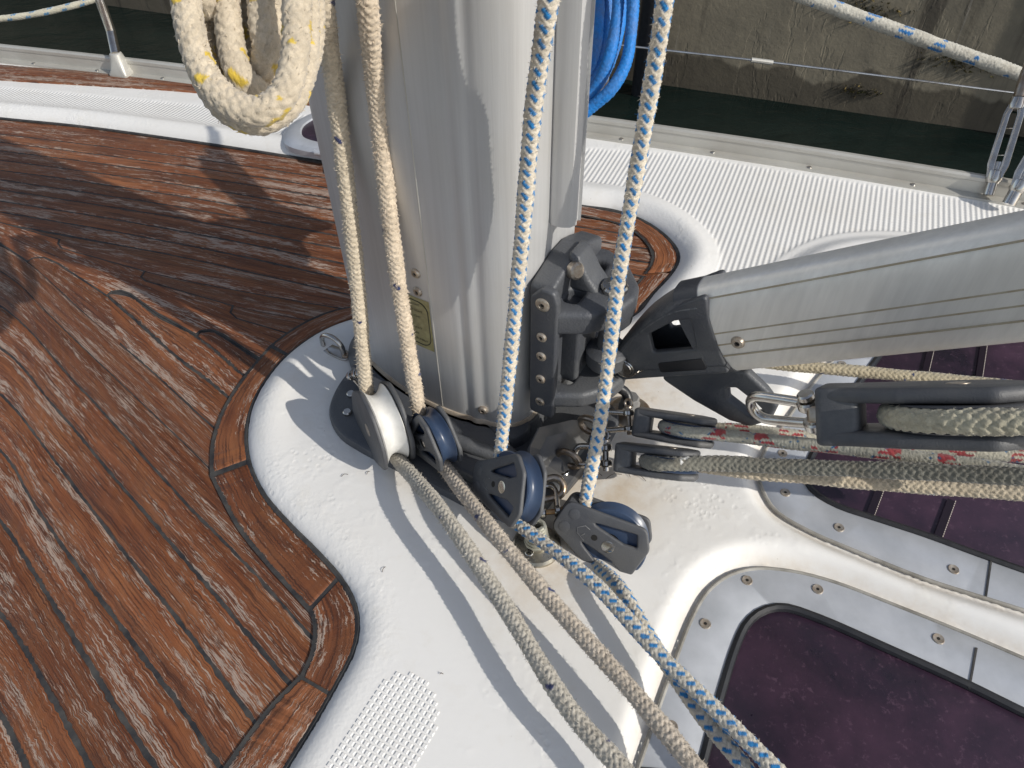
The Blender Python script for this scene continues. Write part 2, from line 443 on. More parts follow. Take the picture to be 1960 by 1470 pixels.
h1_out = [(1640, 636), (1596, 688), (1558, 733), (1505, 805), (1460, 872), (1452, 906), (1465, 948), (1488, 980), (1557, 1020), (1627, 1050), (1766, 1106), (1887, 1145), (1960, 1168), (2200, 1250)]
h1_in = [(1715, 636), (1682, 681), (1641, 737), (1585, 820), (1550, 880), (1541, 912), (1556, 940), (1600, 967), (1680, 994), (1766, 1022), (1870, 1060), (1960, 1092), (2200, 1172)]
h0_out = [(1150, 1700), (1222, 1470), (1290, 1272), (1325, 1182), (1355, 1132), (1398, 1100), (1450, 1088), (1520, 1094), (1600, 1115), (1700, 1153), (1850, 1213), (1960, 1260), (2250, 1380)]
h0_in = [(1280, 1700), (1345, 1460), (1375, 1345), (1410, 1232), (1430, 1192), (1460, 1168), (1500, 1161), (1560, 1179), (1700, 1240), (1850, 1308), (1960, 1362), (2250, 1500)]
def lp(px, z, st=.01): return cr(line_px(px, z), st)
H1o, H1i = lp(h1_out, HZ), lp(h1_in, HZ); H0o, H0i = lp(h0_out, HZ), lp(h0_in, HZ)
h1_poly = np.vstack([H1o, [P(2350, 900, HZ)], [P(2150, 560, HZ)], [P(1800, 520, HZ)]])
h0_poly = np.vstack([H0o, [P(2350, 1750, HZ)]])
hs_out = [(543, 274), (547, 257), (566, 242), (605, 224), (660, 210), (760, 190), (860, 215), (850, 275), (760, 305), (690, 309), (620, 301), (578, 294), (552, 285)]
HSo = cr(line_px(hs_out, .002), .01, True)
rail_px = [(-500, 62), (-200, 90), (0, 112), (200, 134), (350, 152), (600, 186), (860, 216), (1115, 252), (1280, 276), (1500, 309), (1720, 345), (1960, 386), (2200, 428), (2500, 480)]
RAIL = cr(line_px(rail_px, 0), .02)
strip_in = [(-500, 118), (-200, 137), (0, 154), (200, 166), (350, 176), (600, 203), (860, 240), (1000, 262)]
rail_poly = np.vstack([RAIL[:, :2], [V(3, -2)], [V(-3, -2)]])

# ------------------------------------------------------------------ deck (white gelcoat, a height field in plan)
def axis(lo, a, b, hi, f, c): return np.concatenate([np.arange(lo, a, c), np.arange(a, b, f), np.arange(b, hi, c)])
gx = axis(-1.5, -.42, .72, 1.55, .0034, .008); gy = axis(-.05, .1, 1.0, 1.95, .0034, .006)
X_, Y_ = np.meshgrid(gx, gy, indexing='ij')
dt = sdf(teak_poly, X_, Y_); dh1 = sdf(h1_poly, X_, Y_); dh0 = sdf(h0_poly, X_, Y_); drl = sdf(rail_poly, X_, Y_); dhs = sdf(HSo, X_, Y_)
def rnd_edge(d, R, hgt):   # d: distance outside the recess (>0 on deck)
    t = np.clip(d/R, 0, 1); return -hgt*(1-np.sqrt(np.clip(1-(1-t)**2, 0, 1)))
Z_ = np.zeros_like(X_)
near = smooth01((.62-Y_)/.2)                                     # the near-side moulding is higher and tighter
Z_ += rnd_edge(-dt, .026, .016)
# swollen lip along the teak on the side-deck half
Z_ += .006*np.exp(-((-dt-.03)/.018)**2)*(1-near)*(dt < 0)
for dh in (dh1, dh0):
    Z_ += np.where(dh < 0, -(.016)*(1-smooth01((-dh)/.030))**1.5, 0)
# hand-hold shaped moulding rise beyond the strut
bx = line_px([(1460, 560), (1500, 500), (1580, 460), (1680, 448), (1800, 455), (2000, 470), (2300, 560), (2200, 700), (1500, 640)], 0)
db = sdf(cr(bx, .02, True), X_, Y_)
Z_ += .010*smooth01(db/.03)
Z_ = np.where(dt > 0, TZ-.018*smooth01(dt/.004), Z_)
for dh in (dh1, dh0): Z_ = np.where(dh > 0, HZ-.0045*smooth01(dh/.004)-.02*smooth01((dh-.012)/.006), Z_)
Z_ = np.where(drl < -.012, -.02+1.0*np.clip(drl+.012, -.8, 0)*6, Z_)
strip_c = cr(line_px(strip_in, 0), .02)
strip_poly = np.vstack([strip_c[:, :2], RAIL[::-1][:, :2][RAIL[::-1][:, 0] < .1]])
dstr = sdf(strip_poly, X_, Y_)
# grip texture masks
skid_R = np.vstack([line_px([(1000, 275), (1280, 292), (1960, 398), (2500, 495), (2500, 640), (1960, 640), (1240, 640)], 0)])
m1 = smooth01(sdf(skid_R, X_, Y_)/.004)*smooth01((-dt-.052)/.006)*smooth01((-db-.008)/.004)*smooth01((-dh1-.05)/.004)
skid_L = line_px([(-500, 135), (0, 165), (300, 192), (620, 222), (580, 232), (540, 262), (430, 248), (150, 214), (-500, 160)], 0)
m2 = smooth01(sdf(skid_L, X_, Y_)/.006)
Z_ -= .0018*np.maximum(m1, m2)
dfoot = np.minimum(np.hypot(X_-P(1040, 1055)[0], Y_-P(1040, 1055)[1])-.02, np.hypot(X_-P(1100, 920)[0], Y_-P(1100, 920)[1])-.05)
dfoot2 = np.hypot((X_-MC[0]-.05)/1.2, (Y_-MC[1]+.02))-.12
stain = np.clip(1-np.minimum(dfoot, dfoot2)/.07, 0, 1)*.75
stain = np.maximum(stain, .45*np.exp(-((dh1+.008)/.008)**2)); stain = np.maximum(stain, .45*np.exp(-((dh0+.008)/.006)**2))
pebble = np.exp(-((-dt-.022)/.016)**2)*(dt < 0)
keepq = grid_faces(len(gx), len(gy))
vv = np.stack([X_, Y_, Z_], -1).reshape(-1, 3)
dead = (dt.ravel() > .03) | (dh0.ravel() > .03) | (dh1.ravel() > .03)
keepq = keepq[~dead[keepq].all(1)][:, ::-1]
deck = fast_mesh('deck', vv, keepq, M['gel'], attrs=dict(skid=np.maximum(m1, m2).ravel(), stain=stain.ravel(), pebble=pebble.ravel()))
tag(deck, 'white gelcoat yacht deck moulding around the mast with textured grip areas', None, None, 'structure')
# raised square pips of the grip pad in the foreground
pad = cr(line_px([(842, 1325), (820, 1295), (790, 1278), (752, 1280), (720, 1310), (670, 1380), (612, 1470), (560, 1560), (760, 1560), (800, 1480), (845, 1390), (852, 1350)], 0), .01, True)
e1 = nrm(P(612, 1470)-P(720, 1310)); e2 = np.cross(UP, e1); o0 = P(720, 1310)
mb = MB()
for i in range(-40, 80):
    for j in range(-50, 50):
        for h in (0,):
            c = o0+e1*(i*.0052)+e2*(j*.0052)
            if sdf(pad, np.array([c[0]]), np.array([c[1]]))[0] < .004: continue
            q = [c+e1*x*s_+e2*y*s_+UP*z for (s_, z) in ((.0020, -.0002), (.0013, .0009)) for (x, y) in ((-1, -1), (1, -1), (1, 1), (-1, 1))]
            mb.add(q, [(4, 5, 6, 7), (0, 1, 5, 4), (1, 2, 6, 5), (2, 3, 7, 6), (3, 0, 4, 7)])
mb.build('grip_pad', M['gel'], deck, 0)

# ------------------------------------------------------------------ teak planking
class Planks:
    def __init__(s): s.v = []; s.q = []; s.uv = []; s.id = []; s.n = 0; s.k = 0
    def strip(s, L, R, z=TZ, rnd=.0007, rag=.00045):
        """L, R: matching polylines (n,2+) of both long edges"""
        def dense(p):
            i = np.linspace(0, len(p)-1, len(p)*4); k = np.arange(len(p)); return np.stack([np.interp(i, k, p[:, c]) for c in (0, 1)], 1)
        L = dense(np.asarray(L)[:, :2]); R = dense(np.asarray(R)[:, :2])
        dw = (R-L)/(np.linalg.norm(R-L, axis=1)[:, None]+1e-9); rq = np.random.default_rng(s.k+500)
        L = L+dw*rq.normal(0, rag, (len(L), 1))*np.minimum(1, np.linalg.norm(R-L, axis=1)[:, None]/.02); R = R+dw*rq.normal(0, rag, (len(R), 1))*np.minimum(1, np.linalg.norm(R-L, axis=1)[:, None]/.02); mid = (L+R)/2
        u = np.concatenate([[0], np.cumsum(np.linalg.norm(np.diff(mid, axis=0), axis=1))]); wd = np.linalg.norm(R-L, axis=1).mean()
        ts = [0, 0, .03, .97, 1, 1]; zs = [-.006, -rnd*1.2, 0, 0, -rnd*1.2, -.006]; off = s.k*.37
        g = np.zeros((len(L), 6, 3)); uv = np.zeros((len(L), 6, 2))
        for j, (t, dz) in enumerate(zip(ts, zs)):
            g[:, j, :2] = L*(1-t)+R*t; g[:, j, 2] = z+dz; uv[:, j, 0] = u+off; uv[:, j, 1] = t*wd
        g[0, :, 2] -= .001; g[-1, :, 2] -= .001
        s.v.append(g.reshape(-1, 3)); s.uv.append(uv.reshape(-1, 2)); s.q.append(grid_faces(len(L), 6)+s.n)
        s.n += len(L)*6; s.id.append(np.full(len(L)*6, float(s.k)+.5)); s.k += 1
    def build(s, name, parent=None):
        q = np.concatenate(s.q); v = np.concatenate(s.v)
        a, b, c = v[q[:, 0]], v[q[:, 1]], v[q[:, 2]]
        up = np.cross(b-a, c-a)[:, 2] < 0; q[up] = q[up][:, ::-1]
        return fast_mesh(name, v, q, M['teak'], parent, 40, attrs=dict(pid=np.concatenate(s.id)), uv=np.concatenate(s.uv))
def shrink(a, b, g):   # pull both edges toward each other by g/2
    a = np.asarray(a)[:, :2].copy(); b = np.asarray(b)[:, :2].copy(); d = b-a; l = np.linalg.norm(d, axis=1)[:, None]+1e-9; d /= l
    k = np.minimum(g/2, l*.45)
    return a+d*k, b-d*k
def rs(pts, n):
    c = cr(pts, .004); i = np.linspace(0, len(c)-1, n); k = np.arange(len(c))
    return np.stack([np.interp(i, k, c[:, j]) for j in range(c.shape[1])], 1)
def wob(p, amp, sc=.05, seed=0):
    r = np.random.default_rng(seed); n = len(p); t = np.arange(n)
    w_ = sum(np.sin(t*f_*.35+r.uniform(0, 6))*a for f_, a in ((1, .6), (2.3, .3), (4.1, .15))); q = p.copy(); q[:, 1] += w_*amp; return q
PL = Planks()
CG = .0047
# lower-left family, seams traced from lower left to the king plank
sA = [[(-260, 1330), (-100, 1560), (-20, 1700)], [(-330, 1180), (-120, 1440), (20, 1680)],
      [(-340, 1020), (-120, 1240), (0, 1365), (52, 1470), (140, 1660)],
      [(-360, 830), (-150, 1010), (0, 1175), (101, 1338), (167, 1456), (260, 1640)],
      [(-380, 700), (-150, 850), (0, 996), (83, 1126), (194, 1310), (298, 1470), (420, 1660)],
      [(-400, 620), (-180, 735), (0, 862), (69, 970), (205, 1164), (347, 1355), (423, 1470), (540, 1640)],
      [(-400, 555), (-180, 645), (0, 754), (94, 869), (225, 1039), (347, 1195), (496, 1393), (600, 1520)],
      [(-400, 500), (-180, 575), (0, 664), (101, 775), (267, 970), (382, 1105), (559, 1313), (640, 1405)],
      [(-400, 450), (-180, 512), (0, 584), (149, 737), (361, 966), (479, 1088), (604, 1227), (690, 1320)],
      [(-400, 405), (-180, 458), (0, 518), (104, 612), (243, 744), (413, 907), (520, 1010), (640, 1130)],
      [(-400, 372), (-180, 412), (0, 470), (52, 501), (163, 601), (288, 709), (413, 823), (500, 905)],
      [(-400, 345), (-180, 380), (0, 430), (100, 490), (205, 567), (333, 678), (434, 758), (520, 840)]]
SA = [wob(rs(line_px(p, TZ), 60), .0007, seed=i) for i, p in enumerate(sA)]
for i in range(len(SA)-1): PL.strip(*shrink(SA[i], SA[i+1], CG))
for L_, R_ in (([(207, 567), (271, 622), (333, 678), (402, 730), (434, 758), (500, 815)], [(211, 561), (247, 566), (300, 604), (375, 643), (458, 712), (520, 768)]),
               ([(377, 645), (416, 674), (458, 712), (520, 768)], [(384, 636), (407, 634), (425, 643), (490, 686), (560, 735)]),
               ([(52, 502), (110, 552), (163, 601), (230, 661)], [(54, 500), (84, 496), (110, 508), (207, 568), (260, 612)][:4])):
    PL.strip(*shrink(rs(line_px(L_, TZ), 30), rs(line_px(R_, TZ), 30), .004), z=TZ+.0003)
# far family, from the far edge down
yl = [228, 256, 272, 288, 306, 325, 344, 363, 384, 405, 427]
yr = [318, 346, 364, 383, 405, 429, 453, 477, 504, 533, 562]
SU = []
for i, (a_, b_) in enumerate(zip(yl, yr)):
    k = (b_-a_)/660
    pts = [(-420, a_-k*420*.72), (-200, a_-k*200*.82), (0, a_), (330, a_+(b_-a_)*.455), (660, b_), (1150, b_+490*(k*1.03+.012)), (1340, b_+680*(k*1.03+.012))]
    if i == 0: pts = [(x, y-12) for x, y in pts]
    SU.append(wob(rs(line_px(pts, TZ), 90), .0006, seed=40+i))
for i in range(len(SU)-1): PL.strip(*shrink(SU[i], SU[i+1], CG*.95))
xs = [[(100, 474), (279, 520), (446, 554), (657, 590), (900, 628), (1300, 700)], [(260, 530), (360, 560), (450, 586), (590, 613), (760, 650), (1200, 730)], [(440, 606), (536, 633), (640, 655), (900, 710), (1200, 790)]]
XS = [rs(line_px([(0, 427), (118, 450), (330, 488), (660, 562), (900, 613), (1300, 695)], TZ), 60)]+[rs(line_px(p, TZ), 60) for p in xs]
for i in range(3):
    a_, b_ = XS[i], XS[i+1]
    PL.strip(*shrink(a_, b_, CG))
planks = PL
# overlays: king plank with nibs, then margin boards, each a little proud with its own caulk line
king_up = [(-420, 322), (-200, 368), (0, 425), (116, 458), (113, 466), (120, 475), (279, 519), (272, 530), (281, 538), (448, 585), (443, 598), (455, 609), (536, 633), (575, 645)]
king_lo = [(520, 705), (490, 684), (425, 641), (405, 632), (385, 634), (374, 642), (300, 601), (247, 563), (230, 557), (214, 559), (204, 568), (110, 506), (83, 494), (64, 495), (52, 502), (0, 468), (-200, 385), (-420, 335)]
KP = line_px(king_up+king_lo, TZ)
def solid_teak(poly, dirv, z, pid, gap, holes=()):
    """board from a plan polygon: caulk underlay + wood top with uv along dirv"""
    poly = np.asarray(poly)[:, :2]; c = poly.mean(0)
    v, f = plate_raw([tuple(q) for q in poly], [], .006, 0.0005, 1)
    return v, f
seal = MB()
v, f = plate_raw([tuple(q[:2]) for q in KP], [], .006, .0003, 1); v = v+V(0, 0, TZ+.0006-.003); seal.add(v, f)
def offset_in(poly, d):
    poly = np.asarray(poly)[:, :2]; n = len(poly); out = []
    for i in range(n):
        a_, b_, c_ = poly[i-1], poly[i], poly[(i+1) % n]
        t1, t2 = nrm(b_-a_), nrm(c_-b_); n1, n2 = np.array([-t1[1], t1[0]]), np.array([-t2[1], t2[0]]); m_ = nrm(n1+n2)
        out.append(b_+m_*d/max(.5, m_.dot(n1)))
    return np.array(out)
area = 0.5*sum(KP[i][0]*KP[(i+1) % len(KP)][1]-KP[(i+1) % len(KP)][0]*KP[i][1] for i in range(len(KP)))
KI = offset_in(KP, CG*.55*(1 if area > 0 else -1))
vk, fk = plate_raw([tuple(q) for q in KI], [], .006, .0005, 2); vk = vk+V(0, 0, TZ+.0012-.003)
# margin boards: pairs (inner seam point, outer edge point)
mp = [((1290, 640), (1330, 660)), ((1000, 560), (1010, 600)), ((800, 558), (810, 596)), ((690, 588), (700, 608)), ((628, 602), (645, 626)), ((562, 635), (600, 648)), ((525, 663), (556, 681)), None,
      ((519, 668), (551, 685)), ((470, 727), (505, 740)), ((432, 788), (483, 785)), ((412, 850), (474, 835)), ((410, 905), (478, 880)), None,
      ((412, 914), (480, 889)), ((432, 955), (508, 950)), ((464, 1012), (545, 995)), ((512, 1072), (600, 1050)), ((594, 1163), (648, 1103)), None,
      ((600, 1168), (653, 1109)), ((607, 1190), (681, 1160)), ((608, 1222), (687, 1205)), ((602, 1255), (678, 1250)), ((583, 1298), (640, 1330)), None,
      ((578, 1302), (634, 1336)), ((520, 1362), (603, 1388)), ((440, 1470), (552, 1470)), ((360, 1590), (480, 1590)), ((300, 1680), (420, 1680))]
seg, cur = [], []
for q in mp+[None]:
    if q is None:
        if len(cur) > 1: seg.append(cur)
        cur = []
    else: cur.append(q)
mo = Planks(); mo.k = 60
for sgm in seg:
    I = rs(line_px([q[0] for q in sgm], TZ), 30); O = rs(line_px([q[1] for q in sgm], TZ), 30)
    g = np.zeros((30, 2, 3)); g[:, 0] = I; g[:, 1] = O
    din = nrm3 = (I-O); din = din/np.linalg.norm(din, axis=1)[:, None]
    # caulk underlay reaches 3 mm past the inner edge
    gu = np.zeros((30, 2, 3)); gu[:, 0] = I+din*.0042; gu[:, 1] = O-din*.012
    t0, t1 = nrm(gu[0, 0]-gu[1, 0]), nrm(gu[-1, 0]-gu[-2, 0]); gu[0] += t0*.004; gu[-1] += t1*.004
    gu[:, :, 2] = TZ+.0020+.00001*len(seal.v)
    seal.add(gu.reshape(-1, 3), [tuple(x) for x in grid_faces(30, 2)])
    mo.strip(I, O+(-din)*-.003, TZ+.0030)
# right-hand loop margin
rp = [((1235, 628), (1270, 650)), ((1196, 590), (1225, 597)), ((1212, 560), (1250, 566)), ((1236, 530), (1287, 525)), None,
      ((1238, 526), (1290, 521)), ((1252, 502), (1299, 500)), ((1250, 482), (1294, 478)), ((1230, 455), (1268, 449)), ((1195, 432), (1225, 422)), ((1120, 414), (1130, 398)), ((1000, 395), (1000, 376)), ((860, 371), (860, 353)), ((620, 331), (620, 311))]
seg, cur = [], []
for q in rp+[None]:
    if q is None: seg.append(cur); cur = []
    else: cur.append(q)
for sgm in seg:
    I = rs(line_px([q[0] for q in sgm], TZ), 30); O = rs(line_px([q[1] for q in sgm], TZ), 30)
    din = (I-O); din = din/np.linalg.norm(din, axis=1)[:, None]
    gu = np.zeros((30, 2, 3)); gu[:, 0] = I+din*.0042; gu[:, 1] = O-din*.012; gu[:, :, 2] = TZ+.0020+.00001*len(seal.v)
    seal.add(gu.reshape(-1, 3), [tuple(x) for x in grid_faces(30, 2)])
    mo.strip(I, O+din*.003, TZ+.0030)
# join all boards into one planking mesh
for k_ in range(len(mo.v)):
    planks.v.append(mo.v[k_]); planks.uv.append(mo.uv[k_]); planks.id.append(mo.id[k_]); planks.q.append(mo.q[k_]+planks.n)
planks.n += mo.n
teako = planks.build('teak_planking'); tag(teako, 'worn brown teak planking with dark caulked seams in front of the mast', None, None, 'structure')
# king plank as triangulated mesh with uv
fe = []
for q in fk:
    for i in range(1, len(q)-1): fe.append((q[0], q[i], q[i+1]))
kd = nrm(P(530, 655, TZ)-P(0, 440, TZ)); kn = np.cross(UP, kd); uvk = np.stack([vk@kd+9.3, vk@kn], 1)
ko = fast_mesh('king_plank', vk, np.zeros((0, 4), int), M['teak'], teako, 40, attrs=dict(pid=np.full(len(vk), 77.5)), tris=np.array(fe), uv=uvk)
so_ = seal.build('caulk_line', M['seal'], teako, 0)
mb = MB(); bl = np.array([(-3, -.6), (1.0, -.6), (1.0, 1.6), (-3, 3)])
dcx, dcy = np.meshgrid(np.linspace(-1.6, .35, 150), np.linspace(-.1, 1.7, 140), indexing='ij'); dd = sdf(teak_poly, dcx, dcy)
qq = grid_faces(150, 140)[:, ::-1]; qq = qq[(dd.ravel()[qq] > -.004).all(1)]
fast_mesh('caulk_bed', np.stack([dcx, dcy, np.full(dcx.shape, TZ-.0009)], -1).reshape(-1, 3), qq, M['seal'], teako, 0)
# dark bead between teak and white moulding
mb = MB(); tp = teak_c[(teak_c[:, 1] < 1.6)]
tube(mb, np.c_[tp, np.full(len(tp), TZ+.001)], .0034, 6, caps=False); mb.build('edge_bead', M['seal'], teako)
# outer teak strip by the toe rail
st = Planks(); st.k = 90; a_ = rs(line_px(strip_in, .001), 80)
off = [np.stack([x for x in a_])]
pr = rs(line_px([(x, y-(8 if x < 900 else 6)*1.0*(1.55-max(0, x)/1100)) for x, y in strip_in], .001), 80)
pr2 = rs(line_px([(x, y-(18 if x < 900 else 12)*1.0*(1.65-max(0, x)/900)) for x, y in strip_in], .001), 80)
st.strip(*shrink(a_, pr, .003), z=.003); st.strip(*shrink(pr, pr2, .003), z=.003)
sto = st.build('teak_strip'); tag(sto, 'narrow teak strip between the white side deck and the toe rail', None, None, 'structure')

# ------------------------------------------------------------------ water and quay wall
mb = MB(); mb.add([(-40, 1.0, -1.2), (40, 1.0, -1.2), (40, 40, -1.2), (-40, 40, -1.2)], [(0, 1, 2, 3)])
wat = mb.build('water', M['water'], None, 0); tag(wat, None, None, None, 'structure')
W0 = P(330, 28, -1.2); W1 = P(1960, 262, -1.2); wd = nrm(W1-W0); wn = np.cross(UP, wd)
if wn[1] < 0: wn = -wn
q0 = W0-wd*9; q1 = W1+wd*1.9
wall = thing('quay_wall', 'stained grey concrete quay wall with a dark wet band at the waterline', 'wall', (q0+q1)/2)
mb = MB(); nx, nz = 160, 40
us = np.linspace(0, np.linalg.norm(q1-q0), nx); zs = np.linspace(-2.2, 3.2, nz)
rr_ = np.random.default_rng(3).normal(0, .0015, (nx, nz))
g = q0[None, None]+us[:, None, None]*wd+(zs[None, :, None]+1.2)*UP+rr_[..., None]*wn
fast_mesh('wall_face', g.reshape(-1, 3), grid_faces(nx, nz), M['conc'], wall, 180)
mb = MB(); box(mb, (q0+q1)/2+UP*4.45+wn*.9, np.array([wd, wn, UP]), (np.linalg.norm(q1-q0)/2, 1.0, .06), 0, .02); mb.build('coping', M['conc'], wall)
# thick pier stub added out of frame to shade the right of the wall
Wb = P(1985, 262, -1.2)
but = thing('shade_pier', 'unseen concrete pier added beyond the right edge to shade the quay wall', 'buttress', Wb+wd*1.3)
mb = MB(); box(mb, Wb+wd*1.0+UP*1.6+wn*.16, np.array([wd, wn, UP]), (.65, .33, 3.0), 0, .03); mb.build('shade_pier_body', M['conc'], but)
mb = MB(); box(mb, Wb+wd*1.0+UP*4.7+wn*.16, np.array([wd, wn, UP]), (.68, .33, .08), 0, .02); mb.build('shade_pier_cap', M['conc'], but)
# timber/steel mooring pile and chain right of the mast
pb = P(1243, 158, -1.2)-wn*.16
pile = thing('mooring_pile', 'dark vertical mooring pile standing in the water beside the quay wall', 'pile', pb)
mb = MB(); lathe(mb, pb-UP*1, UP, [(.07, 0), (.07, 2.2), (.074, 2.22), (.074, 2.3), (.07, 2.32), (.07, 4.5)], 20); mb.build('pile_post', M['rubber'], pile)
mb = MB(); lathe(mb, pb+UP*1.0, UP, [(.08, 0), (.082, .01), (.082, .05), (.08, .06)], 20); mb.build('pile_band', M['rusty'], pile)
cb = P(1290, 150, -1.2)-wn*.1
ch = MB()
for i in range(70):
    c = cb+UP*(i*.034-.1); ax = wd if i % 2 else wn; a = np.linspace(0, 2*np.pi, 12)
    tube(ch, [c+ax*.009*math.cos(t)+UP*.021*math.sin(t) for t in a], .0032, 5, caps=False)
cho = ch.build('mooring_chain', M['rusty']); tag(cho, 'thin rusty chain hanging down the quay wall beside the dark pile', 'chain')
pipe = MB(); tube(pipe, [cb-wd*.24+wn*.02+UP*z for z in (-.3, 1, 2.4, 4)], .018, 10); po = pipe.build('wall_pipe', M['dark']); tag(po, 'thin grey pipe fixed down the quay wall left of the pile', 'pipe')
# moss tufts on the wall
mo_ = MB()
for (px, py, n_, sp) in ((1845, 118, 260, .10), (1640, 172, 90, .06), (1660, 12, 160, .09)):
    d = ray(px, py); t = ((W0-CAM).dot(wn))/d.dot(wn); c = CAM+d*t
    for i in range(n_):
        p = c+wd*rng.normal(0, sp)+UP*rng.normal(0, sp*.25)-wn*.004; s_ = rng.uniform(.006, .016); q = nrm(rng.normal(0, 1, 3)-wn*1.2-UP*.8)
        r_ = nrm(np.cross(q, wd))*s_*.4; mo_.add([p-r_, p+r_, p+q*s_*1.6], [(0, 1, 2)])
moss = plain('moss', (.05, .055, .02), (.16, .11, .03), 30, .9); o = mo_.build('wall_moss', moss, None, 0); tag(o, 'small tufts of dark moss growing on the quay wall', None, None, 'stuff')

# ------------------------------------------------------------------ toe rail
rail = thing('toe_rail', 'grey aluminium toe rail along the far edge of the deck', 'toe rail', RAIL[len(RAIL)//2])
R2 = RAIL.copy(); tt, _, _ = frames(R2); ino = np.cross(UP, tt); ino *= np.where((ino[:, 1] > 0)[:, None], -1, 1)
prof = [(.022, .000), (.022, .0035), (.007, .0045), (.0055, .022), (.007, .0235), (.007, .029), (.004, .032), (-.002, .032), (-.005, .029), (-.005, -.04)]
g = R2[:, None]+np.array([p[0] for p in prof])[None, :, None]*ino[:, None]+np.array([p[1] for p in prof])[None, :, None]*UP
fast_mesh('rail_extrusion', g.reshape(-1, 3), grid_faces(len(R2), len(prof)), M['railm'], rail, 30)
def screw(mb, c, n, r=.0045, m=0):
    lathe(mb, c-nrm(n)*.002, n, [(r, 0), (r, .0026), (r*.8, .0034)], 16, m)
mb0 = MB()
for i in range(10, len(R2), 8):
    mbs = MB(); screw(mbs, R2[i]+ino[i]*.0145+UP*.004, UP, .004); mbs.build('rail_screw', M['steel'], rail)
# stanchion on the far left
sb = P(236, 140, .004)
stn = thing('stanchion', 'polished steel stanchion in a cast base on the toe rail at far left', 'stanchion', sb)
mb = MB(); F = frame(wd, UP)
tb, tn2, _ = frames(RAIL); j = int(np.argmin(np.linalg.norm(RAIL-sb, axis=1))); F = frame(tb[j], UP)
def loft(mb, rings, m=0, cap=True):
    n_ = len(rings[0]); v = np.vstack(rings); f = [tuple(x) for x in grid_faces(len(rings), n_, True)]
    if cap: f += [tuple(range(n_))[::-1], tuple(range((len(rings)-1)*n_, len(rings)*n_))]
    return mb.add(v, f, m)
sax = nrm(D(180, -40, 1.26)-P(236, 120, .04))
def rsec(c, F_, a, b, r): return np.array([c+F_[0]*x+F_[1]*y for x, y in rrect(a*2, b*2, r, 3)])
loft(mb, [rsec(sb-UP*.004, F, .021, .019, .004), rsec(sb+UP*.003, F, .021, .019, .004), rsec(sb+UP*.010, F, .017, .016, .006), rsec(sb+UP*.030, F, .013, .013, .009), rsec(sb+UP*.040, F, .0115, .0115, .010), rsec(sb+UP*.042, F, .0095, .0095, .009)])
mb.build('stanchion_base', M['railm'], stn)
mb = MB(); tube(mb, [sb+UP*.038, D(212, 60, 1.50*(sb-CAM).dot(-CM[:, 2])/1.5*.985), D(188, -10, (sb-CAM).dot(-CM[:, 2])*.955), D(140, -150, (sb-CAM).dot(-CM[:, 2])*.90)], .0095, 16); mb.build('stanchion_tube', M['steel'], stn)

# ------------------------------------------------------------------ hatches
def ring_mesh(O, I, z0, z1):
    n_ = 140; o_ = rs(O, n_); i_ = rs(I, n_)
    ts = [(0, z0), (0, z1-.0012), (.03, z1), (.97, z1), (1, z1-.001), (1, z0)]
    g = np.zeros((n_, 6, 3))
    for j, (t, z) in enumerate(ts): g[:, j] = o_*(1-t)+i_*t; g[:, j, 2] = z
    return g.reshape(-1, 3), grid_faces(n_, 6)[:, ::-1]
BEAD = plain('dirty_sealant', (.16, .15, .13), (.40, .385, .35), 30, .6)
def hatch(name, label, O, I, closeI, screws, joints, gz):
    c = I.mean(0); h = thing(name, label, 'hatch', c)
    v, q = ring_mesh(O, I, HZ-.02, HZ)
    a_, b_, c_ = v[q[3, 0]], v[q[3, 1]], v[q[3, 2]]
    fr = fast_mesh('hatch_frame', v, q, M['silver'], h, 40)
    # rubber gasket along the inner edge
    mb = MB(); tube(mb, np.c_[I[:, :2], np.full(len(I), HZ-.0015)], .0042, 8, caps=False); mb.build('gasket', M['rubber'], h)
    mb = MB(); tube(mb, np.c_[O[:, :2], np.full(len(O), HZ-.0004)], .0019, 8, caps=False); mb.build('sealant_bead', BEAD, h)
    poly = np.vstack([I, closeI]); v, f = plate_raw([tuple(x[:2]) for x in poly], [], .006, .0005, 1)
    mb = MB(); mb.add(v+V(0, 0, gz-.003), f); pane = mb.build('pane', M['acryl'], h)
    for (x, y) in screws:
        s_ = P(x, y, HZ); mb = MB(); lathe(mb, s_-UP*.002, UP, [(.0052, 0), (.0052, .0022), (.0046, .0032), (.0016, .0026)], 20, 0)
        mb2 = mb.build('frame_screw', M['rivet'], h)
        mb = MB(); lathe(mb, s_, UP, [(.0015, 0), (.0015, .0009)], 6); hx = mb.build('hex_socket', M['hole'], mb2)
    for (a, b) in joints:
        p, q_ = P(*a, HZ+.0004), P(*b, HZ+.0004); d = nrm(q_-p); F = frame(d, UP); mb = MB(); box(mb, (p+q_)/2, F, (np.linalg.norm(q_-p)/2, .0008, .0006)); mb.build('frame_joint', M['seal'], h)
    return h, pane
far1 = np.array([P(2300, 900, HZ), P(2150, 560, HZ), P(1800, 520, HZ)])
hA, paneA = hatch('deck_hatch', 'purple tinted deck hatch behind the grey tackle lines, blind stitching showing through', H1o, H1i, far1, [(1612, 697), (1498, 868), (1503, 943), (1606, 1010), (1825, 1090)], [((1897, 1073), (1887, 1142))], HZ-.003)
hB, paneB = hatch('deck_hatch', 'purple tinted deck hatch in the near right corner beside the blue flecked lines', H0o, H0i, np.array([P(2350, 1750, HZ)]), [(1430, 1111), (1565, 1128), (1350, 1194), (1796, 1223), (1286, 1391)], [((1869, 1240), (1855, 1318)), ((1222, 1470), (1345, 1480))], HZ-.003)
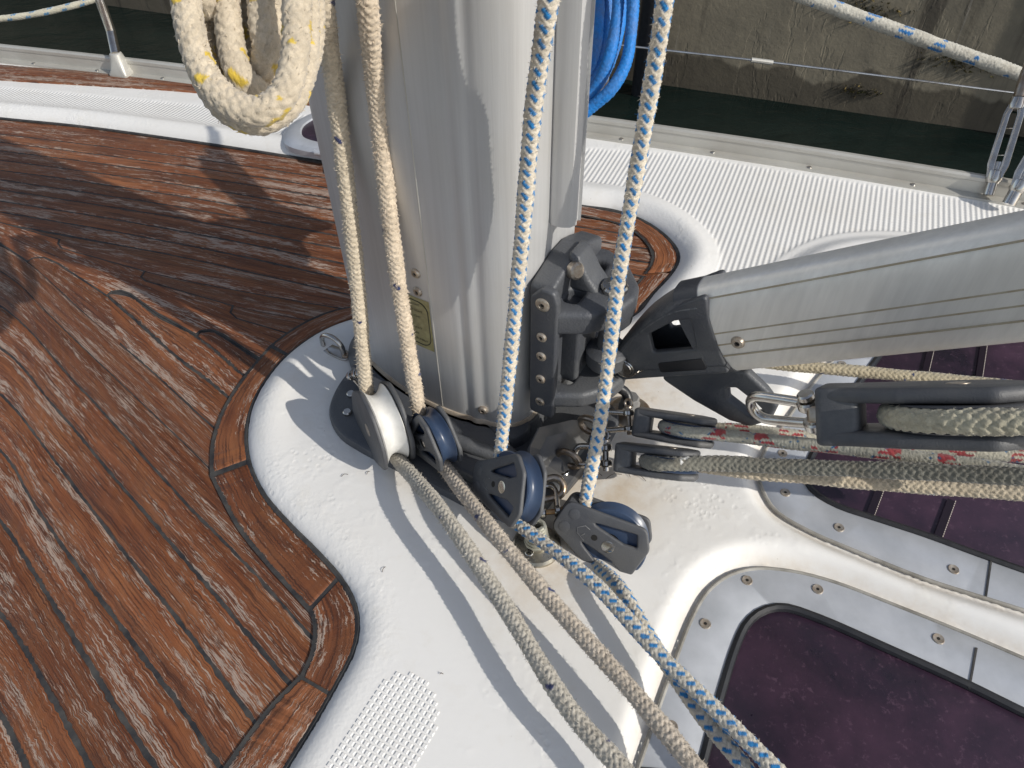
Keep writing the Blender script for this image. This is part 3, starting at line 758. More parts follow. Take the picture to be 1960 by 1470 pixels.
# dotted stitching of the blind
for (a, b) in (((1795, 640), (1778, 713)), ((1895, 625), (1880, 728)), ((1697, 925), (1672, 992)), ((1829, 960), (1802, 1035))):
    p, q_ = P(*a, HZ-.0005), P(*b, HZ-.0005); L = np.linalg.norm(q_-p); d = (q_-p)/L; mb = MB()
    F = frame(d, UP); k_ = 0
    while k_*.0032 < L:
        box(mb, p+d*(k_*.0032), F, (.0010, .00035, .0003)); k_ += 1
    mb.build('blind_stitching', mat('thread', (.55, .48, .42), .8), paneA, 0)
    mb = MB(); box(mb, (p+q_)/2+np.cross(UP, d)*(-.004), F, (L/2, .0035, .0001)); mb.build('blind_fold', mat('fold', (.012, .006, .012), .35), paneA, 0)
# small far hatch
hs = thing('deck_hatch', 'small dark hatch with a rounded silver frame left of the mast foot, half hidden', 'hatch', HSo.mean(0))
cs = HSo.mean(0)
rings = []
for (k_, z) in ((1.0, -.002), (1.0, .008), (.96, .014), (.86, .017), (.80, .016), (.78, .012)):
    r_ = cs+(HSo-cs)*k_; r_[:, 2] = z; rings.append(r_)
mb = MB(); loft(mb, rings, cap=False); mb.build('hatch_frame', M['silver'], hs)
mb = MB(); r_ = cs+(HSo-cs)*.795; v, f = plate_raw([tuple(x[:2]) for x in r_], [], .004, .0005, 1); mb.add(v+V(0, 0, .0115), f); mb.build('pane', M['acryl'], hs)
mb = MB(); tube(mb, [P(604, 291, .014), P(640, 296, .014)], .006, 12); mb.build('hinge', M['silver'], hs)

# ------------------------------------------------------------------ mast
half = [(-.150, 0), (-.146, .018), (-.133, .036), (-.112, .051), (-.085, .062), (-.055, .0705), (-.025, .0755), (.005, .0775), (.035, .0765), (.062, .0725), (.082, .0665), (.095, .057), (.102, .044), (.104, .025), (.104, .012)]
prof = cr(half, .0015)
def flute(a0, w_, dep): return dep*np.exp(-((prof[:, 0]-a0)/w_)**2)
ny = prof.copy(); 
for (a0, w_, dep) in ((.046, .0050, .0013), (.055, .0040, -.0005), (.064, .0050, .0013)):
    ny[:, 1] -= flute(a0, w_, dep)*(prof[:, 1] > .05)
mirror = prof[::-1].copy(); mirror[:, 1] *= -1
full = np.vstack([ny, mirror[1:-1]])   # port side first, nose -> aft -> starboard -> nose
zz = np.array([.020, .2, .5, 1.0, 2.0, 4.0, 7.0])
mast = thing('mast', 'tall grey anodised aluminium mast standing in a dark base on the deck', 'mast', B(0, 0, 0))
g = MC[None, None]+full[None, :, 0, None]*A+full[None, :, 1, None]*PN+zz[:, None, None]*UP
fast_mesh('mast_section', g.reshape(-1, 3), grid_faces(len(zz), len(full), True)[:, ::-1], M['mast'], mast, 180)
mb = MB(); bd = [(MC+(full[:, 0]*k1)[:, None]*A+(full[:, 1]*k2)[:, None]*PN+z*UP) for k1, k2, z in ((1.022, 1.035, .0255), (1.020, 1.033, .0280), (1.010, 1.016, .0305), (.99, .985, .0310))]; loft(mb, bd, cap=False); mb.build('mast_foot_edge', plain('dried_sealant', (.36, .28, .20), (.50, .45, .38), 60, .7), mast)
# luff track: half-round tube on the aft face with a groove
mb = MB(); tr = [(a_-.011, b_) for a_, b_ in [(.111, .016), (.1135, .0165), (.1145, .0125), (.118, .0145), (.127, .0145), (.134, .011), (.137, .004), (.1345, .003), (.1345, -.003), (.137, -.004), (.134, -.011), (.127, -.0145), (.118, -.0145), (.1145, -.0125), (.1135, -.0165), (.111, -.016)]]
loft(mb, [np.array([B(a, b, z) for a, b in tr]) for z in (.255, 7.0)]); mb.build('sail_track', M['mast'], mast, 30)
def msurf(x_, z, off=0.0):
    """point on the port face at fore-aft position a=x_"""
    i = np.interp(x_, prof[:, 0], np.arange(len(prof))); b = np.interp(x_, prof[:, 0], prof[:, 1]); b2 = np.interp(x_+.004, prof[:, 0], prof[:, 1])
    n_ = nrm(PN*.004-A*(b2-b)); return B(x_, b, z)+n_*off, n_
def face_hit(px, py):
    """where a viewing ray meets the port face"""
    d = ray(px, py); best = None
    for a in np.linspace(-.14, .108, 400):
        b = np.interp(a, prof[:, 0], prof[:, 1]); p = B(a, b, 0); 
        e = p[0]*d[1]-p[1]*d[0]
        if best is None or abs(e) < best[0]: best = (abs(e), a, CAMH+d[2]*p[1]/d[1])
    return best[1], best[2]
for (x, y, r_) in ((796, 523, .0052), (800, 558, .0052), (924, 785, .0056)):
    a, z = face_hit(x, y); p, n_ = msurf(a, z)
    mb = MB(); lathe(mb, p, n_, [(r_, -.002), (r_, .0008), (r_*.75, .0024), (r_*.4, .0028), (r_*.36, .0012)], 24); rv = mb.build('rivet', M['rivet'], mast)
    mb = MB(); lathe(mb, p, n_, [(r_*.36, .0013), (r_*.30, .0016)], 12); mb.build('rivet_hole', M['hole'], rv)
a_s, _ = face_hit(843, 740); mb = MB(); tube(mb, [msurf(a_s, z, 0)[0] for z in (.024, 1, 3, 7)], .00055, 6); mb.build('seam_line', M['railm'], mast)
# wiring sticker
a0, z0 = face_hit(770, 572); a1, z1 = face_hit(832, 668); am, zt = face_hit(805, 572); _, zb = face_hit(805, 662)
sa0, sa1 = a0-.012, a1; mb = MB(); na = 24
v = [msurf(a, z, .0004)[0] for a in np.linspace(sa0, sa1, na) for z in (zb, zt)]
mb.add(v, [tuple(x)[::-1] for x in grid_faces(na, 2)]); stk = mb.build('sticker', M['sticker'], mast)
mb = MB(); cy_, cz_ = (sa0+sa1)/2, (zb+zt)/2; ro = rrect((sa1-sa0)*.88, (zt-zb)*.86, .011, 8)
tube(mb, [msurf(cy_+x, cz_+y, .0006)[0] for x, y in ro+ro[:1]], .0005, 5, caps=False); mb.build('sticker_border', M['text'], stk)
def text_mesh(body, size):
    cu = bpy.data.curves.new('t', 'FONT'); cu.body = body; cu.size = size; cu.align_x = 'RIGHT'
    ob = bpy.data.objects.new('t', cu); me = bpy.data.meshes.new_from_object(ob)
    v = np.empty(len(me.vertices)*3); me.vertices.foreach_get('co', v); f = [tuple(p.vertices) for p in me.polygons]
    bpy.data.objects.remove(ob); return v.reshape(-1, 3), f
hh = zt-zb; mb = MB()
for k_, (s_, xo) in enumerate((('STEAMING LIGHT', .022), ('TRICOLOUR LIGHT', .017), ('ANCHOR LIGHT', .022), ('', 0), ('MOORING LIGHT', .022), ('SIGNAL', .030), ('WIND INSTRUMENT', .012))):
    if not s_: continue
    v, f = text_mesh(s_, .0036)
    pts = np.array([msurf(sa1-xo*.55+x, zt-hh*.16-k_*hh*.115+y, .0007)[0] for x, y, _ in v]); mb.add(pts, f)
mb.build('sticker_text', M['text'], stk, 0)

# ------------------------------------------------------------------ mast step (dark casting)
step = thing('mast_step', 'dark cast mast step bolted to the white deck under the mast', 'mast step', B(0, 0, 0))
ol = [(632, 800), (643, 757), (668, 722), (698, 700), (780, 690), (900, 700), (1050, 740), (1150, 770), (1183, 800), (1172, 842), (1120, 898), (1078, 940), (1010, 1003), (930, 988), (850, 950), (760, 902), (690, 866), (650, 838)]
OL = line_px(ol, 0)
mb = MB(); cc = OL.mean(0); O2 = cr(OL, .006, True)
c1 = cc.copy()
loft(mb, [np.c_[(c1+(O2-c1)*k_)[:, :2], np.full(len(O2), z)] for k_, z in ((1.0, -.002), (1.0, .006), (.985, .010), (.95, .012))]); mb.build('base_plate', M['cast'], step)
mb = MB(); fo = np.array([(a*1.07, b*1.16) for a, b in full[::4]])
def ringm(s1, s2, z): return np.array([MC+a*s1*A+b*s2*PN+z*UP for a, b in full[::3]])
loft(mb, [ringm(1.12, 1.30, .006), ringm(1.10, 1.22, .010), ringm(1.07, 1.12, .016), ringm(1.06, 1.10, .022), ringm(1.045, 1.075, .026), ringm(.97, .97, .026)], cap=False); mb.build('mast_collar', M['cast'], step)
# long shelf with slots along the port side and raised left lobe
mb = MB(); F = frame(A, UP)
sh = [P(668, 722), P(700, 770), P(760, 850), P(880, 925), P(965, 975), P(1015, 960), P(1000, 900), P(900, 800), P(760, 720)]
shp = roundpoly([tuple(x[:2]) for x in sh], .012, 5); v, f = plate_raw(shp, [], .016, .004, 3); mb.add(v+V(0, 0, .018), f); mb.build('halyard_shelf', M['cast'], step)
mb = MB(); tube(mb, [B(.0, .108, .028), B(.05, .112, .032), B(.1, .104, .026)], .008, 12, step=.006); mb.build('shelf_bar', M['cast'], step)
# faceted aft corner buttress
mb = MB()
b1 = [P(1010, 855, .045), P(1030, 815, .06), P(1095, 800, .055), P(1165, 800, .03), P(1150, 850, .02), P(1085, 938, .008), P(1035, 905, .02), P(1010, 900, .03)]
b1 = np.array(b1); bc_ = b1.mean(0); low = b1.copy(); low[:, 2] = .001
r2 = bc_+(b1-bc_)*.93; r3 = bc_+(b1-bc_)*.62; r3[:, 2] -= .004; r4 = bc_+(b1-bc_)*.3; r4[:, 2] -= .001; lo2 = b1.copy(); lo2[:, 2] -= .003
loft(mb, [low, lo2, r2, r3, r4]); mb.build('aft_buttress', plain('worn_casting', (.06, .063, .07), (.105, .10, .095), 40, .42, .3), step, 18)
mb = MB(); lathe(mb, B(.088, .060, .0), UP, [(.022, 0), (.022, .024), (.020, .027)], 24); mb.build('corner_column', M['cast'], step)
for (x, y) in ((665, 790), (672, 755), (1080, 905)):
    mb = MB(); p = P(x, y, .013); lathe(mb, p, UP, [(.005, -.001), (.005, .002), (.004, .003)], 16); mb.build('base_screw', M['steel'], step)

# ------------------------------------------------------------------ padeye, gland, deck disc
def shackle(name, label, c, ax, side, L, wd_, r, mats='steel', group=None, pinmat='steel', key=True):
    """bow at c, legs run along ax for L to the pin; side = direction of the pin"""
    ax = nrm(ax); side = nrm(np.asarray(side)-ax*np.dot(side, ax)); t = thing(name, label, 'shackle', c, group)
    hw = wd_/2; pts = [c+ax*(L)+side*hw*.92, c+ax*L*.6+side*hw*1.05]+[c+ax*(hw*1.0-hw*math.cos(a)*1.0)+side*hw*math.sin(a)*1.1 for a in np.linspace(math.pi/2.2, -math.pi/2.2, 9)]+[c+ax*L*.6-side*hw*1.05, c+ax*L-side*hw*.92]
    mb = MB(); tube(mb, pts, r, 12, step=r*.8)
    for s_ in (1, -1): lathe(mb, c+ax*L+side*s_*hw*.92-side*s_*r*1.0, side*s_, [(r*1.7, 0), (r*2, r*.4), (r*2, r*1.6), (r*1.7, r*2)], 18)
    mb.build('bow', M[mats], t)
    mb = MB(); lathe(mb, c+ax*L-side*(hw+r*2.0), side, [(r*.8, 0), (r*.9, r*.3), (r*.9, wd_+r*3.6)], 14)
    lathe(mb, c+ax*L+side*(hw+r*1.2), side, [(r*1.5, 0), (r*1.5, r*.8), (r*1.2, r*1.1)], 14); pn = mb.build('pin', M[pinmat], t)
    if key:
        e = c+ax*L+side*(hw+r*3.3); mb = MB(); a = np.linspace(0, 2*math.pi, 14); tube(mb, [e+side*r*1.3*math.cos(x)+ax*r*1.3*math.sin(x) for x in a], r*.5, 7, caps=False); mb.build('pin_eye', M[pinmat], pn)
    return t
pe = thing('padeye', 'small stainless padeye on the white deck in front of the mast', 'padeye', P(640, 672))
p0, p1 = P(617, 664), P(663, 684); d_ = nrm(p1-p0); F = frame(d_, UP); c = (p0+p1)/2
mb = MB(); plate(mb, c+UP*.0015, F, rrect(np.linalg.norm(p1-p0)+.012, .016, .0078, 8), [], .003, .0008); mb.build('plate', M['steel'], pe)
mb = MB(); hw_ = np.linalg.norm(p1-p0)/2-.003; tube(mb, [c-d_*hw_+UP*.001, c-d_*hw_+UP*.008]+[c+d_*(-hw_*math.cos(a))+UP*(.012+.014*math.sin(a)) for a in np.linspace(.15, math.pi-.15, 9)]+[c+d_*hw_+UP*.008, c+d_*hw_+UP*.001], .0032, 12, step=.002); mb.build('bow', M['steel'], pe)
for q in (p0, p1):
    mb = MB(); lathe(mb, q+UP*.003, UP, [(.0045, 0), (.0045, .001), (.0035, .002)], 14); mb.build('plate_screw', M['rusty'], pe)
gl = thing('cable_gland', 'round grey cable gland with a black cable beside the mast foot', 'cable gland', P(1205, 785))
mb = MB(); lathe(mb, P(1205, 790), UP, [(.024, 0), (.024, .003), (.021, .006), (.010, .008)], 32); mb.build('flange', M['rusty'], gl)
mb = MB(); lathe(mb, P(1203, 785, .004), UP, [(.012, 0), (.012, .012), (.0105, .014), (.0105, .020), (.009, .022)], 8); mb.build('gland_nut', plain('grey_nylon', (.16, .16, .16), (.22, .21, .20), 60, .5), gl)
mb = MB(); tube(mb, [P(1203, 780, .024), P(1200, 755, .034), P(1185, 743, .042), P(1150, 738, .045), P(1100, 745, .03)], .0055, 12, step=.004); mb.build('cable', M['rubber'], gl)
ds = thing('deck_ring', 'round polished deck fitting with a spring collar under the flecked line', 'deck fitting', P(1027, 1045))
dc = P(1027, 1046); mb = MB(); lathe(mb, dc, UP, [(.0235, 0), (.0235, .003), (.0215, .0055), (.011, .0075), (.0105, .009)], 48); mb.build('flange', plain('brushed_disc', (.48, .45, .38), (.33, .30, .25), 70, .3, .9), ds)
mb = MB(); hx = [dc+UP*(.009+.0042*k_/10)+V(math.cos(k_*.628), math.sin(k_*.628), 0)*(.0105-.00006*k_) for k_ in range(70)]
tube(mb, hx, .0024, 7); mb.build('spring', plain('dull_spring', (.36, .35, .28), (.50, .49, .42), 70, .45, .6), ds)
mb = MB(); q = P(1013, 1058, .0066); lathe(mb, q, UP, [(.0042, -.001), (.0042, .0008), (.0036, .0015)], 20); sc_ = mb.build('cross_screw', M['steel'], ds)
mb = MB(); box(mb, q+UP*.0016, frame(V(1, .6, 0), UP), (.0028, .0006, .0003)); box(mb, q+UP*.0018, frame(V(-.6, 1, 0), UP), (.0028, .0006, .0003)); mb.build('cross_slot', M['hole'], sc_, 0)

# ------------------------------------------------------------------ ropes
def braid(path, r, N_=8, pitch=None, base=(.62, .53, .40), tracer=None, tr_ids=(), tr2=None, tr2_ids=(), amp=.10, ns=40, step=.0009, fuzz=0, dirt=None, seed=0, flen=.0035, tw=1.0, both=False, block=None):
    """real braided relief: two families of strands woven 2 over 2"""
    p = cr(path, step); t, n, b = frames(p); L = len(p)
    s = np.arange(L)*step; th = np.linspace(0, 2*np.pi, ns, endpoint=False)
    pitch = pitch or r*6.2   # length of one strand turn
    Sg, Tg = np.meshgrid(s, th, indexing='ij')
    u = N_*(Sg/pitch+Tg/(2*np.pi)); v = N_*(Sg/pitch-Tg/(2*np.pi))
    iu, iv = np.floor(u).astype(int), np.floor(v).astype(int); fu, fv = u-iu, v-iv
    top = ((iu+iv) % 4) < 2 if False else ((iu-iv) % 4 < 2)
    acr = np.where(top, fu, fv); alo = np.where(top, fv, fu)
    first = np.where(top, (iu-iv) % 4 == 0, (iu-iv) % 4 == 2)
    along = np.where(first, alo*.5, .5+alo*.5)     # position along the two-cell float
    along = np.where(top, 1-along, along)
    hgt = np.sin(np.pi*acr)**.6*(.35+.65*np.sin(np.pi*np.clip(along, 0, 1))**.7)
    rg = np.random.default_rng(seed+11); wobb = 1+.035*np.sin(s*90+seed)+.025*np.sin(s*41+2*seed)
    rad = r*(1-amp+amp*1.6*hgt)*wobb[:, None]+rg.normal(0, r*.03, Sg.shape)
    P3 = p[:, None]+rad[..., None]*(np.cos(th)[None, :, None]*n[:, None]+np.sin(th)[None, :, None]*b[:, None])
    strand = np.where(top, iu % N_, N_+iv % N_)
    col = np.broadcast_to(np.array(base), Sg.shape+(3,)).copy()
    vs = rg.uniform(.86, 1.10, 4096)[(iu*131+iv*17+top*7) % 4096]; col *= vs[..., None]
    if dirt:   # (fraction start, colour) grime rubbed into the worked part of the line
        for (f0, f1, cdirt, amt) in dirt:
            k_ = smooth01((s/s[-1]-f0)/.03)*smooth01((f1-s/s[-1])/.03)*amt; col = col*(1-k_[:, None, None])+np.array(cdirt)*vs[..., None]*k_[:, None, None]
    if tracer is not None:
        k_ = np.isin(strand, tr_ids)
        if block is not None: k_ &= ((Sg/block[0]) % 1) < block[1]
        col[k_] = np.array(tracer)*vs[k_][:, None]
    if tr2 is not None:
        k_ = np.isin(strand, tr2_ids) & (rg.uniform(0, 1, 4096)[(iu*7+iv*29) % 4096] < .35); col[k_] = np.array(tr2)
    verts = P3.reshape(-1, 3); cols = col.reshape(-1, 3); q = grid_faces(L, ns, True)
    tris = None
    if fuzz:
        nf = int(fuzz*s[-1]); ii = rg.integers(0, L-1, nf); a = rg.uniform(0, 2*np.pi, nf)
        rd = np.cos(a)[:, None]*n[ii]+np.sin(a)[:, None]*b[ii]; base_ = p[ii]+rd*r*.97
        dirn = rd*rg.uniform(.25, 1, (nf, 1))+t[ii]*rg.normal(0, .8, (nf, 1))+rg.normal(0, .35, (nf, 3)); dirn /= np.linalg.norm(dirn, axis=1)[:, None]
        ln = rg.uniform(.3, 1, (nf, 1))*flen; sd_ = np.cross(dirn, rg.normal(0, 1, (nf, 3))); sd_ /= np.linalg.norm(sd_, axis=1)[:, None]
        fv_ = np.stack([base_-sd_*.00030, base_+sd_*.00030, base_+dirn*ln], 1).reshape(-1, 3)
        i0 = np.minimum(ns-1, (a/(2*np.pi)*ns).astype(int)); fc = np.repeat(cols.reshape(L, ns, 3)[ii, i0]*1.08, 3, axis=0)
        tris = np.arange(nf*3).reshape(-1, 3)+len(verts); verts = np.vstack([verts, fv_]); cols = np.vstack([cols, fc])
    return verts, q, tris, np.clip(cols, 0, 1)
def rope(name, label, path, r, mat_='rope', cat='rope', group=None, parent=None, **k):
    v, q, tr_, c = braid(path, r, **k)
    o = fast_mesh(name, v, q, M[mat_], parent, 180, cols=c, tris=tr_)
    if parent is None: tag(o, label, cat, group)
    return o
def wrap(pin, c, h, n, rg, pout):
    """path that comes in from pin, bends round the head side of a sheave and leaves to pout"""
    n = nrm(n)
    def pj(v): v = v-n*np.dot(v, n); return nrm(v)
    d1 = pj(pin[-1]-c); d2 = pj(pout[0]-c); h_ = pj(h)
    u1 = pj(np.cross(n, d1)); u1 = u1 if u1.dot(h_) > 0 else -u1
    u2 = pj(np.cross(n, d2)); u2 = u2 if u2.dot(h_) > 0 else -u2
    ang = math.acos(max(-1, min(1, u1.dot(u2)))); arc = []
    for t in np.linspace(0, 1, 5):
        arc.append(c+rg*(math.sin((1-t)*ang)*u1+math.sin(t*ang)*u2)/max(1e-6, math.sin(ang)))
    return list(pin)+arc+list(pout)

# ------------------------------------------------------------------ blocks
def block(label, c, h, n, R, w_, sheave='sheave', style='tri', body='dark', group=None, ct=.0045, tex=True):
    n = nrm(n); F = frame(h, n); t = thing('pulley_block', label, 'pulley block', c, group); q = R
    off = w_/2+ct/2+.0006
    if style == 'tri':
        out = [(1.52, .46), (1.52, -.46), (.9, -.62), (-.55, -1.02), (-.92, -.55), (-.92, .55), (-.55, 1.02), (.9, .62)]; rr2 = [.3, .3, .3, .25, .3, .3, .25, .3]
        hol = [[(.78, .30), (-.42, .74), (-.62, .42), (-.28, .30)], [(.78, -.30), (-.28, -.30), (-.62, -.42), (-.42, -.74)]]
    elif style == 'oval':
        out = [(1.45, .40), (1.45, -.40), (.6, -.98), (-.5, -1.06), (-1.06, -.5), (-1.06, .5), (-.5, 1.06), (.6, .98)]; rr2 = [.3, .3, .9, .6, .6, .6, .6, .9]; hol = []
    else:
        out = [(2.0, .50), (2.0, -.50), (.8, -.72), (-.5, -.78), (-.98, -.36), (-.98, .36), (-.5, .78), (.8, .72)]; rr2 = [.2, .2, .4, .3, .3, .3, .3, .4]; hol = []
    outl = roundpoly([(x*q, y*q) for x, y in out], [x*q for x in rr2], 6)
    hl = [roundpoly([(x*q, y*q) for x, y in hh_], q*.06, 4) for hh_ in hol]
    for s_ in (1, -1):
        mb = MB(); plate(mb, c+n*off*s_, F, outl, hl, ct, ct*.42, 0, 3)
        ck = mb.build('cheek', M[body], t)
        o_ = c+n*(off+ct/2)*s_
        mb = MB(); lathe(mb, o_-n*s_*.0006, n*s_, [(q*.17, 0), (q*.17, .0009), (q*.12, .0013)], 24); mb.build('axle_head', M['rivet'] if style != 'tri' else M['steel'], ck)
        if style == 'tri':
            for (x, y) in ((1.22, .22), (1.18, -.24)):
                mb = MB(); lathe(mb, o_+F[0]*x*q+F[1]*y*q-n*s_*.0006, n*s_, [(q*.15, 0), (q*.15, .0009), (q*.12, .0012)], 20); mb.build('cheek_rivet', M[body], ck)
            mb = MB(); lathe(mb, o_+F[0]*.42*q-n*s_*.0008, n*s_, [(q*.085, 0), (q*.085, .0010)], 14); mb.build('cheek_hole', M['hole'], ck)
            # small embossed arrow-like maker's mark
            mb = MB(); mk = [(.62, -.12), (.78, -.14), (.92, .02), (.86, .16), (.74, .18), (.68, .06)]
            tube(mb, [o_+F[0]*x*q+F[1]*y*q for x, y in mk], .0005, 6); tube(mb, [o_+F[0]*x*q+F[1]*y*q for x, y in ((.86, .16), (.6, .24))], .0005, 6); mb.build('embossed_mark', M[body], ck)
    # head web joining the cheeks
    hx_ = {'tri': (1.28, .22, .42), 'oval': (1.28, .16, .3), 'long': (1.70, .34, .53)}[style]
    mb = MB(); box(mb, c+F[0]*hx_[0]*q, F, (hx_[1]*q, hx_[2]*q, w_/2+(.0012 if style != 'long' else ct*1.08)), 0, .002 if style != 'long' else .005); mb.build('head', M[body], t)
    # grooved sheave
    pr_ = []; hw = w_/2
    for k_ in np.linspace(-1, 1, 15): pr_.append((R-(1-k_*k_)*min(w_*.36, R*.24), k_*hw*.9))
    pr_ = [(R*.3, -hw*.9), (R*.97, -hw)]+pr_+[(R*.97, hw), (R*.3, hw*.9)]
    mb = MB(); lathe(mb, c, n, pr_, 64, 0, closed=True); mb.build('sheave', M[sheave], t, 40)
    mb = MB(); lathe(mb, c-n*(hw*.88), n, [(R*.33, 0), (R*.33, hw*1.76)], 24); mb.build('bearing', M['steel'], t)
    return t, F, F[0]*1.45*q

RD = .0071
G1 = 'halyard turning blocks at the mast foot'
rdir = nrm(V(.56, -.83, 0)); n1 = nrm(V(-.83, -.56, .02))
# block 1: white sheave
c1_ = D(734, 812, .738); b1_, F1, hd1 = block('large turning block with a white sheave, leftmost at the mast foot', c1_, V(-.45, .6, -.55), nrm(V(-.885, -.465, .03)), .041, .0245, 'wsheave', 'oval', group=G1)
top1 = [D(612, -200, .44), D(620, 0, .487), D(645, 200, .57), D(680, 500, .66)]
out1 = [P(850, 985, .046), P(960, 1150, .040), P(1095, 1365, .038), P(1190, 1472, .038), P(1330, 1650, .038)]
pth1 = wrap(top1, c1_, V(-.45, .6, -.55), n1, .037, out1)
CREAM = (.66, .57, .44)
rope('halyard', 'fuzzy cream halyard running through the white sheave block', pth1, RD, base=CREAM, tracer=(.03, .04, .12), tr_ids=(3,), block=(.06, .10), fuzz=6500, flen=.0042, amp=.15, seed=1, dirt=[(.52, 1.1, (.43, .41, .365), .85)])
# block 2
c2_ = D(832, 838, .715); b2_, F2, hd2 = block('smallest turning block with a blue sheave, right beside the white sheave block', c2_, V(-.45, .55, -.6), n1, .031, .017, 'sheave', 'tri', group=G1)
top2 = [D(690, -200, .44), D(703, 0, .475), D(722, 200, .55), D(757, 500, .635)]
out2 = [P(940, 1012, .045), P(1062, 1158, .042), P(1200, 1312, .040), P(1335, 1475, .040), P(1470, 1650, .04)]
rope('halyard', 'tan fuzzy halyard close to the mast running through the small blue sheave block', wrap(top2, c2_, V(-.45, .55, -.6), n1, .028, out2), RD*.98, base=(.68, .57, .44), tracer=(.02, .04, .14), tr_ids=(2,), block=(.05, .12), fuzz=7500, flen=.0042, amp=.15, seed=2, dirt=[(.50, 1.1, (.46, .41, .35), .75)])
# block 3
h3 = V(-.55, .45, -.35); n3 = nrm(V(-.78, -.33, .45)); c3_ = D(984, 932, .665)
block('turning block with a blue sheave taking the blue flecked line nearest the mast', c3_, h3, n3, .034, .018, 'sheave', 'tri', group=G1)
top3 = [D(1075, -200, .385), D(1050, 0, .425), D(1022, 200, .482), D(995, 500, .575)]
out3 = [P(1130, 1110, .043), P(1262, 1252, .045), P(1400, 1388, .045), P(1485, 1474, .045), P(1660, 1650, .045)]
BW = dict(base=(.70, .63, .52), tracer=(.010, .20, .50), tr_ids=(0, 2, 4, 6), N_=8, amp=.13)
rope('halyard', 'blue flecked white halyard running down across the middle of the mast', wrap(top3, c3_, h3, n3, .030, out3), RD*.87, fuzz=2600, seed=3, dirt=[(.55, 1.1, (.52, .50, .44), .6)], **BW)
# block 4 lying flat
v4 = nrm(CAM-D(1160, 1030, .69)); h4 = nrm(D(1080, 970, .70)-D(1165, 1032, .69)); n4 = nrm(V(-.28, -.80, .50)); c4_ = D(1168, 1034, .678)
block('turning block lying flat on the white deck, nearest the hatch', c4_, h4, n4, .036, .019, 'sheave', 'tri', group=G1)
top4 = [D(1288, -200, .43), D(1272, 0, .465), D(1232, 250, .53), D(1186, 520, .60), D(1150, 800, .655)]
out4 = [P(1190, 1130, .028), P(1240, 1215, .028), P(1330, 1350, .028), P(1430, 1475, .03), P(1560, 1650, .03)]
rope('halyard', 'white halyard with blue flecks standing clear to the right of the mast', wrap(top4, c4_, h4, n4, .030, out4), RD*.87, fuzz=2600, seed=4, dirt=[(.6, 1.1, (.52, .50, .44), .6)], **BW)

# shackles at the mast foot
shackle('shackle', 'tarnished shackle behind the white sheave block', P(703, 745, .03), nrm(P(680, 720, .045)-P(703, 745, .03)), A, .022, .014, .0028, 'steel')
shackle('shackle', 'dark bow shackle between the mast base and the flat lying block', P(1078, 928, .022), P(1035, 940, .02)-P(1078, 928, .022), nrm(V(-.3, .8, .5)), .030, .018, .0036, 'rusty', key=False)
shackle('shackle', 'twisted shackle with a bronze pin joining the flat lying block', P(1045, 930, .018), P(1052, 975, .016)-P(1045, 930, .018), nrm(V(1, .2, 0)), .030, .016, .0030, 'steel', pinmat='brass', key=False)

# ------------------------------------------------------------------ vang bracket on the aft face
br = thing('vang_bracket', 'dark cast bracket with two arms riveted to the aft face of the mast', 'bracket', B(.12, 0, .07))
FB = np.array([PN, UP, A])    # plate in the (port, up) plane, normal aft
mb = MB(); plate(mb, B(.1165, .0, .15), FB, roundpoly([(-.055, -.080), (.050, -.080), (.050, .064), (.030, .070), (.012, .076), (-.012, .076), (-.030, .070), (-.055, .060)], .009, 5), [], .024, .004, 0, 3); mb.build('back_plate', M['cast'], br)
FA = np.array([A, UP, -PN])
mb = MB(); plate(mb, B(.124, .055, .148), FA, roundpoly([(-.013, -.088), (.014, -.088), (.014, .060), (.010, .072), (-.002, .072), (-.013, .060)], .006, 4), [], .009, .0025, 0, 3); mb.build('side_flange', M['cast'], br)
FZ = np.array([A, np.cross(UP, A), UP]); PA = .166
def arm(z, th):
    mb = MB(); ol_ = roundpoly([(-.006, -.054), (.014, -.058), (.040, -.044), (.062, -.018), (.066, 0), (.062, .018), (.040, .044), (.014, .058), (-.006, .054)], [.002, .01, .02, .02, .01, .02, .02, .01, .002], 6)
    hl_ = [roundpoly([(.008, -.036), (.022, -.034), (.022, -.014), (.008, -.014)], .006, 4), roundpoly([(.008, .036), (.008, .014), (.022, .014), (.022, .034)], .006, 4)]
    plate(mb, B(.122, 0, z), FZ, ol_, hl_, th, .006, 0, 4); return mb.build('arm', M['cast'], br)
arm(.184, .026); arm(.084, .020)
mb = MB(); plate(mb, B(.126, 0, .212), np.array([A, UP, np.cross(A, UP)]), roundpoly([(-.002, -.02), (.034, -.02), (.020, -.004), (.008, .016), (-.002, .020)], .006, 4), [], .030, .005, 0, 3)
mb.build('gusset', M['cast'], br)
mb = MB(); box(mb, B(.134, .004, .136), FZ, (.012, .022, .05), 0, .004); mb.build('spine', M['cast'], br)
mb = MB(); lathe(mb, B(PA, 0, .196), UP, [(.0125, 0), (.0125, .005), (.011, .007)], 28); mb.build('pin_head', M['steel'], br)
mb = MB(); lathe(mb, B(PA, 0, .065), UP, [(.007, 0), (.007, .13)], 18); mb.build('pin', M['cast'], br)
for (z) in (.204, .166, .142, .112, .080):
    mb = MB(); q = B(.1235, .0592, z); r_ = .0070 if z > .2 else .0052; lathe(mb, q, PN, [(r_, -.001), (r_, .001), (r_*.75, .0024), (r_*.4, .0026), (r_*.33, .001)], 20); rv = mb.build('rivet', M['rivet'], br)
    mb = MB(); lathe(mb, q, PN, [(.0018, .0012), (.0016, .0016)], 10); mb.build('rivet_hole', M['hole'], rv)
